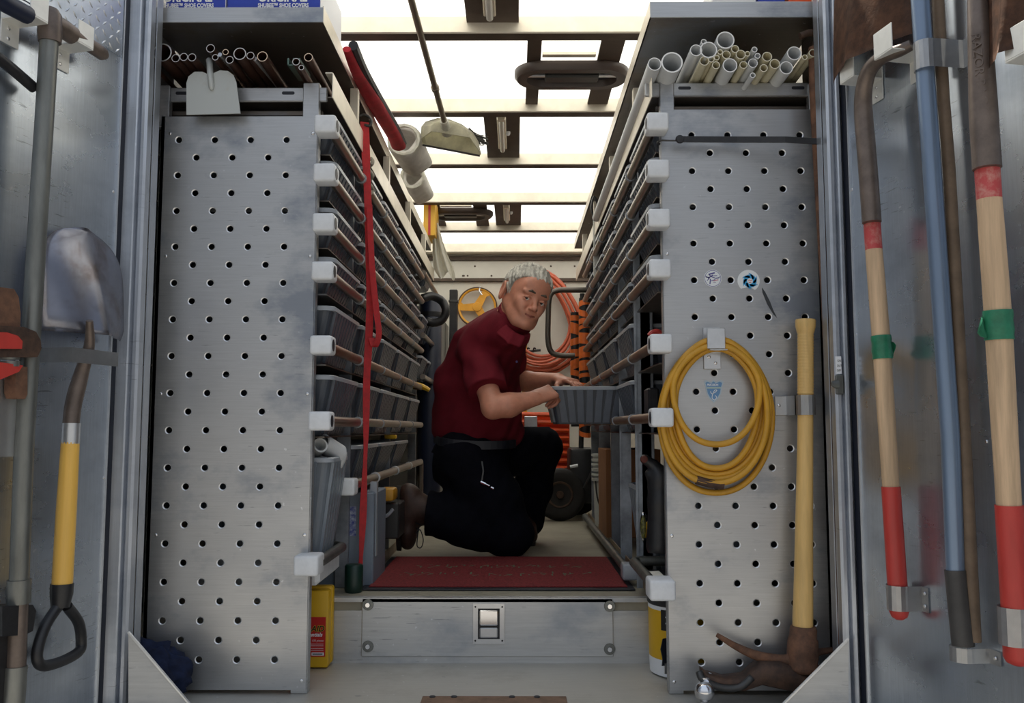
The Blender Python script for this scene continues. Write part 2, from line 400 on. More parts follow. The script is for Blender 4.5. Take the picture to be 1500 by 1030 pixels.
for i, y in enumerate(ys):
    y2 = ys[i+1] if i+1 < len(ys) else YB
    f = ([(XWL, y, ZC+.03), (XWR, y, ZC+.03), (XWR, y2, ZC+.03), (XWL, y2, ZC+.03)], [(0, 3, 2, 1)])
    o = O('roof_sheet', f, M_ROOF, ceil)
    if i:
        bm = newbm(); box(bm, (XWL, y, ZC-.045), (XWR, y+.045, ZC+.02), .004)
        O('cross_bar', bm, M_BAR, ceil)
        bm = newbm(); box(bm, (XWL, y+.004, ZC-.047), (XWR, y+.06, ZC-.0455)); O('bar_underside_shade', bm, M_DKMETAL, ceil)  # thin dark sheet paints the shade on the bar's bottom face
def plate(x0, x1, ya, yb_, fx, lamp=True, y0=None):
    """brown roof plate with a clear tube lamp"""
    bm = newbm(); box(bm, (x0, ya, ZC-.006), (x1, yb_, ZC+.01)); O('lamp_plate', bm, M_DKMETAL, ceil)
def lamp(x, ya, yb_, lab):
    t = T('ceiling_lamp', (x, (ya+yb_)/2, ZC-.03), lab, 'lamp')
    bm = newbm(); box(bm, (x-.022, ya, ZC-.018), (x+.022, yb_, ZC-.0065), .004); O('lamp_base', bm, M_BAR, t)
    bm = newbm(); tube(bm, [(x, ya+.01, ZC-.026), (x, yb_-.01, ZC-.026)], .013, 12); O('tube', bm, M_LENS, t, True)
    bm = newbm(); box(bm, (x-.02, ya-.01, ZC-.042), (x+.02, ya+.012, ZC-.008), .004); O('end_socket', bm, M_BAR, t)
    bm = newbm(); rivet(bm, (x+.03, (ya+yb_)/2, ZC-.008), (0, 0, -1), .012, .02); O('switch', bm, M_WHITE, t)
def gx(px, py): return G(px, py, ZC).x
def gy(px, py): return G(px, py, ZC).y
plate(gx(683, 25), gx(760, 25), 2.34, 3.04, 0); plate(gx(707, 158), gx(762, 158), 3.83+.05, 4.62, 0); plate(gx(723, 290), gx(764, 290), 5.41+.05, 6.2, 0)
lamp(gx(717, 10), gy(717, 0)-.3, gy(717, 18), 'clear tube ceiling lamp on the brown roof plate nearest the doors')
lamp(gx(735, 185), gy(733, 165), gy(738, 214), 'clear tube ceiling lamp on the brown roof plate beside the hanging dustpan')
lamp(gx(742, 305), gy(742, 296), gy(744, 320), 'clear tube ceiling lamp on the farthest brown roof plate')
def vent(x0, x1, ya, yb_, oc, orx, ory, lab):
    """roof vent: brown frame bars, dark oval ring, louvre box"""
    t = T('roof_vent', ((x0+x1)/2, (ya+yb_)/2, ZC-.05), lab, 'vent')
    bm = newbm()
    for a, b in ((x0, x0+.055), (x1-.09, x1)): box(bm, (a, ya, ZC-.010), (b, yb_, ZC+.0))
    box(bm, (x0, oc-ory*.8, ZC-.010), (x1, oc+ory*.8, ZC)); O('vent_frame', bm, M_DKMETAL, t)
    bm = newbm(); box(bm, (x0+.06, oc-ory*1.55, ZC-.014), (x1-.1, oc-ory*1.3, ZC-.002)); O('light_strip', bm, M_BAR, t)
    cx = (x0+.055*0+x1)/2
    def oval(a, b, z):
        e_ = a-b; return [V((cx+(e_ if math.cos(q) > 0 else -e_)+b*math.cos(q), oc+b*math.sin(q), z)) for q in [2*PI*(k+.5)/32 for k in range(32)]]
    bm = newbm(); loft(bm, [oval(orx, ory, ZC-.01), oval(orx, ory, ZC-.03), oval(orx-.012, ory-.012, ZC-.045), oval(orx-.05, ory-.045, ZC-.045), oval(orx-.06, ory-.055, ZC-.016)], cap=False)
    bmesh.ops.recalc_face_normals(bm, faces=bm.faces); O('oval_ring', bm, mat('vent_ring', (.05, .035, .03), .4), t, True)
    bm = newbm(); loft(bm, [oval(orx-.055, ory-.05, ZC-.018), oval(orx-.055, ory-.05, ZC-.012)]); O('vent_well', bm, M_BLACK, t)
    bm = newbm(); box(bm, (cx-.11, oc-.035, ZC-.045), (cx+.11, oc+.03, ZC-.019), .006); O('motor_box', bm, M_DKGREY, t)
    for sx_ in (-1, 1):
        bm = newbm(); box(bm, (cx+sx_*.15-.05, oc-.03, ZC-.040), (cx+sx_*.15+.05, oc-.012, ZC-.025), .004); O('vent_latch', bm, M_CLIP, t)
x0 = gx(773, 45); vent(x0, gx(915, 60), 3.04+.06, 3.83, gy(845, 102), .235, .115, 'dark oval roof vent in the second roof bay from the doors')
vent(gx(632, 300), gx(713, 300), 5.41+.05, 6.2, gy(680, 309), .22, .12, 'dark oval roof vent far back above the folded white cloth')

# door frame posts, gussets, gaskets
def post(side):
    s = -1 if side == 'L' else 1; bm = newbm()
    if s < 0: xa, xb, xc = P(168, 628, 2.33).x, P(188, 628, 2.33).x, P(199, 628, 2.33).x
    else: xa, xb, xc = P(1243, 628, 2.33).x, P(1236, 628, 2.33).x, P(1225, 628, 2.33).x
    box(bm, (min(xa, xb), 2.31, -.9), (max(xa, xb), 2.36, 2.3), .003)
    box(bm, (min(xb, xc), 2.325, -.9), (max(xb, xc), 2.365, 2.3), .006)
    box(bm, (min(xc, xc-s*.003), 2.365, -.9), (max(xc, xc-s*.003), 2.40, 2.3))
    lo, hi = (XWL-.1, xa) if s < 0 else (xa, XWR+.1)
    box(bm, (lo, 2.34, -.9), (hi, 2.38, 2.3))
    return struct('trim_2' if s < 0 else 'trim_3', bm, M_FRAME)
pL = post('L'); pR = post('R')
for pts, par in (([(188, 926), (279, 1033), (279, 1060), (188, 1060)], pL), ([(1243, 936), (1146, 1033), (1146, 1060), (1243, 1060)], pR)):
    bm = newbm(); extr(bm, [P(x, y, 2.302) for x, y in pts], (0, .008, 0)); struct('gusset', bm, M_RISER, par)
    q = [P(x, y, 2.300) for x, y in pts[:2]]
    bm = newbm(); tube(bm, q, .004, 6); O('gusset_lip', bm, M_CLIP, par, True)
# deck front strip with bolts
bm = newbm(); zz = G(755, 1022, 0).y
box(bm, (G(618, 1025, 0).x, 2.2, -.001), (G(830, 1025, 0).x, zz, .004), .001); st = struct('trim_4', bm, mat('brown_strip', (.22, .13, .08), .7, 0, .3, 20))
for px in (632, 664, 750, 787):
    bm = newbm(); rivet(bm, V((G(px, 1028, 0).x, zz-.009, .004)), (0, 0, 1), .009, .004); O('bolt', bm, M_BLACK, st)

# access panel with bolts and paddle latch
t = T('access_panel', (P(714, 962, YR).x, YR-.01, .0), 'grey access hatch with paddle latch in the step below the mat', 'hatch')
a = P(529, 962, YR-.012); b = P(898, 877, YR-.012)
bm = newbm(); box(bm, (a.x, YR-.012, max(.003, a.z)), (b.x, YR-.0045, b.z), .002); O('hatch_plate', bm, M_RISER, t)
for px, py in ((539, 886), (893, 888), (539, 947), (893, 951)):
    c = P(px, py, YR-.012); bm = newbm(); lathe(bm, c+V((0, 0, 0)), [(.0, -.004), (.017, -.004), (.018, -.001), (.018, 0)], 20, 'y'); w_ = O('washer', bm, M_GALV, t, True)
    bm = newbm(); lathe(bm, c, [(.0, -.010), (.007, -.010), (.009, -.006), (.009, -.004)], 12, 'y'); O('bolt_head', bm, M_CHROME, w_, True)
a = P(693, 943, YR-.012); b = P(739, 884, YR-.012)
bm = newbm()
def ringbox(bm, lo, hi, wd, y0, y1):
    box(bm, (lo[0], y0, lo[1]), (hi[0], y1, lo[1]+wd)); box(bm, (lo[0], y0, hi[1]-wd), (hi[0], y1, hi[1]))
    box(bm, (lo[0], y0, lo[1]+wd), (lo[0]+wd, y1, hi[1]-wd)); box(bm, (hi[0]-wd, y0, lo[1]+wd), (hi[0], y1, hi[1]-wd))
ringbox(bm, (a.x, a.z), (b.x, b.z), .015, YR-.017, YR-.0125); lt = O('latch_frame', bm, M_CLIP, t)
bm = newbm(); box(bm, (a.x+.015, YR-.0125, a.z+.015), (b.x-.015, YR-.0115, b.z-.015)); O('latch_well', bm, M_BLKP, t)
zm = a.z*.52+b.z*.48
bm = newbm(); box(bm, (a.x+.020, YR-.022, zm-.002), (b.x-.020, YR-.0126, b.z-.020), .003); O('paddle', bm, M_CHROME, t)
bm = newbm(); box(bm, (a.x+.021, YR-.018, a.z+.019), (b.x-.021, YR-.0126, zm-.010), .003); O('lower_paddle', bm, M_CLIP, t)
bm = newbm()
for ux, uz in ((a.x+.007, a.z+.01), (b.x-.007, a.z+.01), (a.x+.007, b.z-.01), (b.x-.007, b.z-.01)): rivet(bm, (ux, YR-.017, uz), (0, -1, 0), .003, .002)
O('latch_screws', bm, M_BLKP, lt)['kind'] = 'stuff'

# mat
c4 = [G(*q, ZF) for q in ((528, 866), (934, 866), (893, 818), (573, 818))]
t = T('floor_mat', (sum(c.x for c in c4)/4, sum(c.y for c in c4)/4, ZF), 'red door mat with dark rubber border and faded green lettering', 'mat')
yf = c4[0].y; yb_ = c4[2].y; xl = (c4[0].x+c4[3].x)/2; xr = (c4[1].x+c4[2].x)/2; z0 = ZF+.002
bm = newbm(); box(bm, (xl, yf, z0), (xr, yb_, z0+.004), .001); O('rubber_backing', bm, M_BLACK, t)
bm = newbm(); box(bm, (xl+.022, yf+.035, z0+.004), (xr-.022, yb_-.02, z0+.008), .001); O('pile', bm, M_MAT, t)
rl_ = random.Random(21)
for row, (y0_, xa_, xb_) in enumerate(((yf+.43, xl+.14, xr-.14), (yf+.25, xl+.10, xr-.12))):
    bm = newbm(); x = xa_
    while x < xb_:
        if rl_.random() < .16: x += .03; continue
        lw = .018+rl_.random()*.014
        for k in range(rl_.choice((2, 3, 3))):
            a_ = rl_.choice((0, PI/2, PI/2, .9, 2.2)); cx_ = x+rl_.random()*lw; cy_ = y0_+rl_.random()*.06; ln = (.008 if a_ == 0 else .022)*(.5+rl_.random()*.6)
            u = V((math.cos(a_), math.sin(a_), 0)); v_ = V((-math.sin(a_), math.cos(a_), 0))*.0028
            bm.faces.new([bm.verts.new(V((cx_, cy_, z0+.0084))+q) for q in (-u*ln-v_, u*ln-v_, u*ln+v_, -u*ln+v_)])
        x += lw+.010
    bmesh.ops.recalc_face_normals(bm, faces=bm.faces); O('worn_lettering', bm, M_MATG, t)['kind'] = 'stuff'

# floor edge trims beside the aisle
for pa, pb, nm in (((524, 850), (601, 797), 'trim_5'), ((948, 872), (866, 764), 'trim_6')):
    a = G(*pa, ZF); b = G(*pb, ZF); a.y = max(a.y, YR+.02); s = -1 if a.x < 0 else 1
    bm = newbm(); x = (a.x+b.x)/2+(.0 if s < 0 else .0); y1 = min(b.y+.3, 5.2) if s > 0 else b.y
    strip(bm, [(x, a.y, ZF+.022), (x, y1, ZF+.022)], .04, (0, 0, 1), .004); strip(bm, [(x+s*.02, a.y, ZF+.003), (x+s*.02, y1, ZF+.003)], .04, (1, 0, 0), .004)
    struct(nm, bm, mat('tan_angle_trim', (.34, .26, .17), .55, .2, .2, 14))

# ================================================================== REAR DOORS
def door(name, H, U, N, Wd):
    bm = newbm(); R = frame(H, U, N, V((0, 0, 1)))
    box(bm, (0.008, -.05, -.45), (Wd, 0, 2.35), R=R); d = struct(name, bm, M_DOOR)
    bm = newbm(); box(bm, (-.018, -.055, -.45), (0.006, .004, 2.35), R=R); O('gasket', bm, M_GASK, d)
    bm = newbm(); box(bm, (.0062, -.001, -.45), (.0105, .0045, 2.35), R=R); O('edge_strip', bm, M_CLIP, d)
    return d, R
dL, RL = door('door_1', HL, UL, NL, 1.1)
dR, RR_ = door('door_2', HR, UR, NR, 1.1)
RLi = RL.inverted(); RRi = RR_.inverted()
zt = DL(140, 62).z
bm = newbm(); box(bm, (.014, .0005, zt), (1.05, .003, 2.3), R=RL); tp = O('tread_plate', bm, M_DOOR, dL)
bm = newbm()
for i in range(26):
    for j in range(14):
        cx = .03+i*.026; cz = zt+.012+j*.026*1.0
        if cz > 2.25: continue
        a = PI/4 if (i+j) % 2 else -PI/4; u = V((math.cos(a), 0, math.sin(a))); v_ = V((-math.sin(a), 0, math.cos(a))); c = V((cx, .003, cz))
        vs = [bm.verts.new(RL @ q) for q in (c+u*.011, c+v_*.0035, c-u*.011, c-v_*.0035, c+u*.006+V((0, .0018, 0)), c-u*.006+V((0, .0018, 0)))]
        for f in ((0, 1, 4), (1, 5, 4), (1, 2, 5), (2, 3, 5), (3, 4, 5), (3, 0, 4)): bm.faces.new([vs[k] for k in f])
bmesh.ops.recalc_face_normals(bm, faces=bm.faces)
O('raised_tread', bm, M_CLIP, dL)['kind'] = 'stuff'
for d, D_, N, pts in ((dL, DL, NL, ((166, 281), (163, 608), (152, 700), (150, 820))), (dR, DR, NR, ((1248, 278), (1254, 490), (1257, 598), (1445, 647)))):
    bm = newbm()
    for q in pts: rivet(bm, D_(*q), N, .004, .002)
    O('door_rivets', bm, M_SCREW, d)['kind'] = 'stuff'

# ================================================================== PERFORATED END PANELS AND RACKS
def perf(X0, X1, z0, z1, hx, p, q, ztop, rows, rad=.0090, Y=YP, foldX=0.05, side=-1):
    """aluminium sheet with real round holes in staggered rows"""
    bm = newbm(); NS = 16
    def quad(a, b, c, d):
        if abs(b-a) < 1e-6 or abs(d-c) < 1e-6: return
        bm.faces.new([bm.verts.new((x, Y, z)) for x, z in ((a, c), (b, c), (b, d), (a, d))])
    def cell(cx, cz, w_, h_):
        ring = []; outer = []; in2 = []; bk = []
        for k in range(NS):
            a = 2*PI*k/NS; ca, sa = math.cos(a), math.sin(a)
            m_ = min(w_/2/abs(ca) if abs(ca) > 1e-9 else 9, h_/2/abs(sa) if abs(sa) > 1e-9 else 9)
            ang = math.atan2(h_, w_)
            outer.append((a, m_)); 
            ring.append(bm.verts.new((cx+ca*(rad+.0026), Y, cz+sa*(rad+.0026)))); in2.append(bm.verts.new((cx+ca*rad, Y+.0016, cz+sa*rad))); bk.append(bm.verts.new((cx+ca*rad, Y+.005, cz+sa*rad)))
        corners = [bm.verts.new((cx+sx_*w_/2, Y, cz+sz*h_/2)) for sx_, sz in ((1, 1), (-1, 1), (-1, -1), (1, -1))]
        for qd in range(4):
            c0 = corners[qd]; seg = [ring[(qd*4+j) % NS] for j in range(5)]
            for j in range(4): bm.faces.new((seg[j+1], seg[j], c0))
        for qd in range(4):
            bm.faces.new((ring[(qd*4+4) % NS], corners[qd], corners[(qd+1) % 4]))
        for j in range(NS):
            k = (j+1) % NS
            bm.faces.new((ring[j], ring[k], in2[k], in2[j])).material_index = 1; bm.faces.new((in2[j], in2[k], bk[k], bk[j]))
    xl_, xr_ = hx-p/2, hx+3.5*p
    for r_ in range(rows):
        cz = ztop-q*r_
        if r_ % 2 == 0:
            for i in range(4): cell(hx+i*p, cz, p, q)
        else:
            quad(xl_, hx, cz-q/2, cz+q/2); quad(hx+3*p, xr_, cz-q/2, cz+q/2)
            for i in range(3): cell(hx+p/2+i*p, cz, p, q)
    zb_, zt_ = ztop-q*(rows-1)-q/2, ztop+q/2
    quad(xl_, xr_, z0, zb_); quad(xl_, xr_, zt_, z1)
    quad(X0, xl_, z0, z1); quad(xr_, X1, z0, z1)
    # folded edges
    wx = X0 if side < 0 else X1; ax = X1 if side < 0 else X0
    for e_, dx, dy in ((wx, side*.03, .045), (ax, 0.0, .03)):
        vs = [bm.verts.new(v) for v in ((e_, Y, z0), (e_+dx, Y+dy, z0), (e_+dx, Y+dy, z1), (e_, Y, z1))]; bm.faces.new(vs)
    bmesh.ops.remove_doubles(bm, verts=bm.verts, dist=1e-5)
    bm.normal_update()
    for f in bm.faces:
        if abs(f.normal.y) > .9 and f.normal.y > 0: f.normal_flip()
    return bm

def z_at(py, Y=YP): return P(755, py, Y).z
zL0, zL1 = z_at(1003), z_at(171)
def holes(px, py_top, py_bot, rows):
    a = P(px, py_top, YP); return a.x, a.z, (a.z-z_at(py_bot))/(rows-1)
racks = {}
for side in (-1, 1):
    L = side < 0
    t = T('tool_rack', ((-.8, YP, 0) if L else (.65, YP, 0)), 'aluminium shelving rack and punched end panel under the copper pipes' if L else 'aluminium shelving rack and punched end panel under the white pipes', 'rack')
    racks[side] = t
    if L:
        X0, X1 = P(228, 560, YP).x, P(456, 600, YP).x; hx, zt_, q = holes(262, 205, 967, 29); z1 = z_at(170)
    else:
        X0, X1 = P(975, 600, YP).x, P(1204, 560, YP).x; hx, zt_, q = holes(1013, 198, 970, 29); z1 = z_at(161)
    z0 = .012
    bm = perf(X0, X1, z0, z1, hx, .1055, q, zt_, 29, side=side)
    pn = O('perforated_panel', bm, [M_PANEL, mat('hole_edge_metal', (.78, .79, .80), .4, .7)], t)
    # posts rising past the panel top
    pp = ((228, 247, 123), (443, 467, 120)) if L else ((967, 988, 117), (1186, 1204, 122))
    for (pa, pb, pt) in pp:
        xa, xb = P(pa, 150, YP).x, P(pb, 150, YP).x
        bm = newbm(); box(bm, (xa, YP+.004, z1-.03), (xb, YP+.03, z_at(pt)), .002)
        if (L and pa > 300) or (not L and pa < 1000): box(bm, (min(xa, X1 if L else X0), YP+.006, 0), (max(xb, X1 if L else X0), YP+.035, z1-.03), .002)
        O('corner_post', bm, M_PANEL, t)
    bm = newbm()
    ax = X1-.012 if L else X0+.012; wx = X0+.012 if L else X1-.012
    zs_ = [z_at(v) for v in ((195, 375, 577, 784, 998) if L else (177, 372, 785, 999))]
    for z in zs_:
        rivet(bm, (ax, YP-.0005, z), (0, -1, 0), .0052, .003)
        if L: rivet(bm, (wx+.004, YP+.0, z), (0, -1, 0), .0045, .003)
    O('panel_rivets', bm, M_SCREW, pn)['kind'] = 'stuff'
    # slotted crossbars above the panel
    xa, xb = (P(247, 140, YP).x, P(478, 140, YP).x) if L else (P(946, 140, YP).x, P(1190, 140, YP).x)
    zt2, zb2 = (z_at(125), z_at(146)) if L else (z_at(119), z_at(139))
    xm0, xm1 = (P(247, 135, YP).x, P(443, 135, YP).x) if L else (P(989, 130, YP).x, P(1186, 130, YP).x)
    bm = newbm(); box(bm, (xa, YP+.012, zb2), (xb, YP+.022, zt2), .003); O('slotted_bar', bm, M_PANEL, t)
    bm = newbm()
    for c in ((xm0+.035, xm1-.045) if L else (xm0+.03, xm1-.03)):
        zc = (zt2+zb2)/2+.004; sl = [V((c+math.copysign(.014, math.cos(a))+.005*math.cos(a), YP+.0115, zc+.005*math.sin(a))) for a in [2*PI*(k+.5)/16 for k in range(16)]]
        extr(bm, sl, (0, .0004, 0))
    O('slot', bm, M_BLACK, t)['kind'] = 'stuff'
    bm = newbm(); zc = z_at(156 if L else 150); box(bm, (xm0-.05, YP+.05, zc-.009), (xm1+.05, YP+.06, zc+.007), .002); O('rear_bar', bm, M_SHELF, t)

XRL = P(478, 628, 2.48).x       # aisle edge of the rails
XRR = P(962, 628, 2.48).x
capsL = [188, 258, 330, 400, 507, 617]; capsR = [185, 253, 324, 397, 505, 612]
ZL = [z_at(v, 2.46) for v in capsL]; ZR = [z_at(v, 2.46) for v in capsR]
YE = 4.95
def rail(t, x, z, y0, y1, mtl, side, first=True, rad=.0155):
    bm = newbm(); tube(bm, [(x, y0+.015, z), (x, y1, z)], rad, 14); tube(bm, [(x, y1, z), (x+side*.04, y1+.03, z), (x+side*.3, y1+.035, z)], rad*.9, 8)
    r_ = O('rail', bm, mtl, t, True)
    for k in range(1, 5):
        yk = y0+k*(y1-y0)/5
        bm = newbm(); tube(bm, [(x, yk, z), (x, yk+.014, z)], rad+.0035, 12); O('clamp_ring', bm, M_RIM, r_, True)
    if first:
        xc = x-side*-.001
        bm = newbm(); lo = x-.024 if side > 0 else x-.038; hi = x+.038 if side > 0 else x+.024
        box(bm, (lo, y0-.045, z-.0265), (hi, y0+.02, z+.0265), .008, seg=3); O('end_cap', bm, M_CAP, t, True)
        bm = newbm(); tube(bm, [(x-side*.0248, y0-.02, z), (x-side*.0225, y0-.02, z)], .017, 12); O('cap_slot', bm, M_BLACK, t)
def shelf(t, side, z, y0, y1, xe):
    bm = newbm(); xw = XWL+.005 if side < 0 else XWR-.005; xs_ = xe+side*.022
    box(bm, (min(xs_, xw), y0, z-.048), (max(xs_, xw), y1, z-.044)); O('shelf_sheet', bm, M_SHELF, t)
railmat = [M_TUBE]*4+[M_RUSTTUBE, M_TUBE]
for side, xe, Z in ((-1, XRL, ZL), (1, XRR, ZR)):
    t = racks[side]
    for i, z in enumerate(Z):
        rail(t, xe, z, 2.46, YE, M_RUSTTUBE if (i == 4 or (side > 0 and i >= 3)) else M_TUBE, side); shelf(t, side, z, YP+.06, YE, xe)
    xw = XWL+.01 if side < 0 else XWR-.01
    # uprights between bays, at the aisle side
    for k, y in enumerate((2.997, 3.947, YE+.02)):
        bm = newbm(); box(bm, (min(xe+side*.03, xe+side*.075), y, ZF), (max(xe+side*.03, xe+side*.075), y+.018, z_at(120)), .002); O('upright', bm, mat('grey_upright', (.26, .28, .31), .5, .5, .25, 12), t)
    bm = newbm(); box(bm, (min(xe+side*.455, xw), YP+.1, ZF), (max(xe+side*.455, xw), YE, z_at(120)-.02)); O('back_board', bm, M_DKGREY, t)

# ================================================================== BINS
def rib_box(bm, a, b, wv, nv):
    """rib from bottom point a to top point b, half-width vector wv, outward nv"""
    vs = []
    for p in (a, b):
        for s1, s2 in ((-1, 0), (-1, 1), (1, 1), (1, 0)): vs.append(bm.verts.new(V(p)+V(wv)*s1+V(nv)*s2))
    for i in range(4):
        j = (i+1) % 4; bm.faces.new((vs[i], vs[j], vs[4+j], vs[4+i]))
    bm.faces.new(vs[:4][::-1]); bm.faces.new(vs[4:])
def make_bin(w_, d_, h_, parent_t, ribs=True, m_=None, wall=.004, label_held=False):
    """open container; w_ along y, d_ along x; local origin = base centre"""
    m_ = m_ or M_BIN; bm = newbm(); tp_ = .80
    L = [rr(d_*tp_, w_*tp_, .02, 0), rr(d_*.985, w_*.985, .022, h_-.012), rr(d_*.985-2*wall, w_*.985-2*wall, .02, h_-.012), rr(d_*tp_-2*wall, w_*tp_-2*wall, .018, wall)]
    loft(bm, L)
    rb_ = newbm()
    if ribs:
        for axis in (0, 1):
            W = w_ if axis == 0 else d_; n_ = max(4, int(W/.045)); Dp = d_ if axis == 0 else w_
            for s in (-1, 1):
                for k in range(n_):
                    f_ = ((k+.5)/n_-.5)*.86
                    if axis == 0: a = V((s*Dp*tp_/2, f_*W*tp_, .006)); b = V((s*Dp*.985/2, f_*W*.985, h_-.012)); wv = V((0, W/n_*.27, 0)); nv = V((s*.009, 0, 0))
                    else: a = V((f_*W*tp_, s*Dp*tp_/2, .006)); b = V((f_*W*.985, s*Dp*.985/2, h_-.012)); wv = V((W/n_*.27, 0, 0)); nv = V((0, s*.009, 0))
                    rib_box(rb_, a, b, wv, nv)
    bmesh.ops.recalc_face_normals(bm, faces=bm.faces)
    O('bin_body', bm, m_, parent_t)
    bmesh.ops.recalc_face_normals(rb_, faces=rb_.faces); O('bin_ribs', rb_, mat(m_.name+('_rib_lit_strong' if label_held else '_rib_lit'), tuple(c*(1.9 if label_held else 1.3) for c in m_.node_tree.nodes['Principled BSDF'].inputs['Base Color'].default_value[:3]), .36, 0, .12, 9), parent_t)['kind'] = 'stuff'  # ribs lighter than the body: shade in the grooves put into the colour
    bm = newbm(); o_ = .013
    L = [rr(d_-.008, w_-.008, .024, h_-.014), rr(d_+o_, w_+o_, .032, h_-.014), rr(d_+o_, w_+o_, .032, h_-.003), rr(d_+o_-.006, w_+o_-.006, .030, h_), rr(d_-.008, w_-.008, .024, h_)]
    loft(bm, L+[L[0]], cap=False); bmesh.ops.remove_doubles(bm, verts=bm.verts, dist=1e-6); bmesh.ops.recalc_face_normals(bm, faces=bm.faces)
    O('bin_rim', bm, M_RIM, parent_t, True)
protos = {}
def bin_at(x, y, z, w_, d_, h_, label, group, m_=None, rot=0):
    key = (w_, d_, round(h_, 3), (m_ or M_BIN).name)
    if key not in protos:
        t = T('storage_bin', (0, 0, 0), label, 'bin', group); make_bin(w_, d_, h_, t, m_=m_); protos[key] = t
        t.location = (x, y, z); o = t
    else:
        p_ = protos[key]; o = p_.copy(); C.objects.link(o); o.location = (x, y, z); o['label'] = label
        for ch in p_.children: c = ch.copy(); C.objects.link(c); c.parent = o
    if group: o['group'] = group
    elif 'group' in o: del o['group']
    o.rotation_euler.z = rot
    return o
bw = .44; pitch = .475; bd = .43
for side, xe, Z, nm in ((-1, XRL, ZL, 'copper'), (1, XRR, ZR, 'white')):
    rows = [z_at(123, 2.46)]+Z
    for i in range(len(Z)):
        H = (.106, .114, .116, .106, .170, .178)[i]
        for k in range(5):
            if side > 0 and i == 5 and k in (0,): continue
            if side > 0 and i >= 4 and k == 0: continue
            if side > 0 and i == 5 and k == 2: continue
            y = YP+.048+bw/2+k*pitch
            x = xe+side*(bd/2+.004)
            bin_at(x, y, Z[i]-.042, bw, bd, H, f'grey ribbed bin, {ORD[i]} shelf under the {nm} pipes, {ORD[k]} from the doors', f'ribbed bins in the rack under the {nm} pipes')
# lower storey, copper side
zb = z_at(828, 2.46)
t = racks[-1]
bm = newbm(); a = V((XRL-.02, 2.50, zb)); b = V((XRL-.02, 2.83, zb))
tube(bm, [a, b, b+V((-.03, .02, 0)), b+V((-.2, .02, 0))], .0165, 12); r_ = O('rail', bm, M_GALV, t, True)
bm = newbm(); box(bm, (XRL-.075, 2.435, zb-.028), (XRL-.006, 2.52, zb+.028), .008, seg=3); O('end_cap', bm, M_CAP, t, True)
z7 = P(532, 711, 2.90).z
bm = newbm(); tube(bm, [(XRL, 2.86, z7), (XRL, YE, z7), (XRL, YE+.01, z7-.02), (XRL, YE+.01, ZF)], .0165, 12); O('rail', bm, M_TUBE, t, True)
bm = newbm(); box(bm, (XRL-.04, 2.80, z7-.027), (XRL+.024, 2.87, z7+.027), .008, seg=3); O('end_cap', bm, M_CAP, t, True)
for y in (3.35, 3.9, 4.4):
    bm = newbm(); tube(bm, [(XRL, y, z7), (XRL, y+.015, z7)], .0205, 12); O('clamp_ring', bm, M_CAP, t, True)
bm = newbm(); box(bm, (XWL+.005, 2.9, z7-.012), (XRL-.02, YE, z7-.008)); O('shelf_sheet', bm, M_SHELF, t)
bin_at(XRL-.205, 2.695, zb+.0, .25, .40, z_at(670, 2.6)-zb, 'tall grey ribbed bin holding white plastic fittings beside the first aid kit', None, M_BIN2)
bm = newbm(); box(bm, (XRL-.40, 2.56, zb-.075), (XRL-.03, 2.86, zb-.002), .012); pl = O('shelf_box', bm, M_CAP, t)
for k in range(3):
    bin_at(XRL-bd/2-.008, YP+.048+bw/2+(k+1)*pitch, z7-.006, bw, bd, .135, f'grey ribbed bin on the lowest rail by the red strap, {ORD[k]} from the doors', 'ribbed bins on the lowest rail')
# white fittings in the tall bin
zt3 = z_at(670, 2.6)
for i, (px, py, ax_, r_, lab) in enumerate(((464, 658, (.5, -.8, .35), .022, 'white pipe elbow, smaller, leaning in the tall grey bin'), (482, 655, (-.45, -.8, .40), .028, 'white flared pipe fitting, larger, on top of the tall grey bin'), (474, 664, (.3, -.9, .1), .018, 'white pipe coupling lowest among the fittings in the tall bin'))):
    c = P(px, py, 2.62+.04*i); ax_ = V(ax_).normalized(); bm = newbm(); hollow(bm, c+ax_*.035, c-ax_*.05, r_, .005, 20, 0, 0, .06)
    tube(bm, [c-ax_*.04, c-ax_*.06, c-ax_*.07+V((-.01, 0, -.01)), c-ax_*.07+V((-.02, 0, -.03))], r_*.7, 14)
    tag(O('pipe_fitting', bm, M_PVC, None, True), lab, 'pipe fitting', 'white fittings in the tall bin')
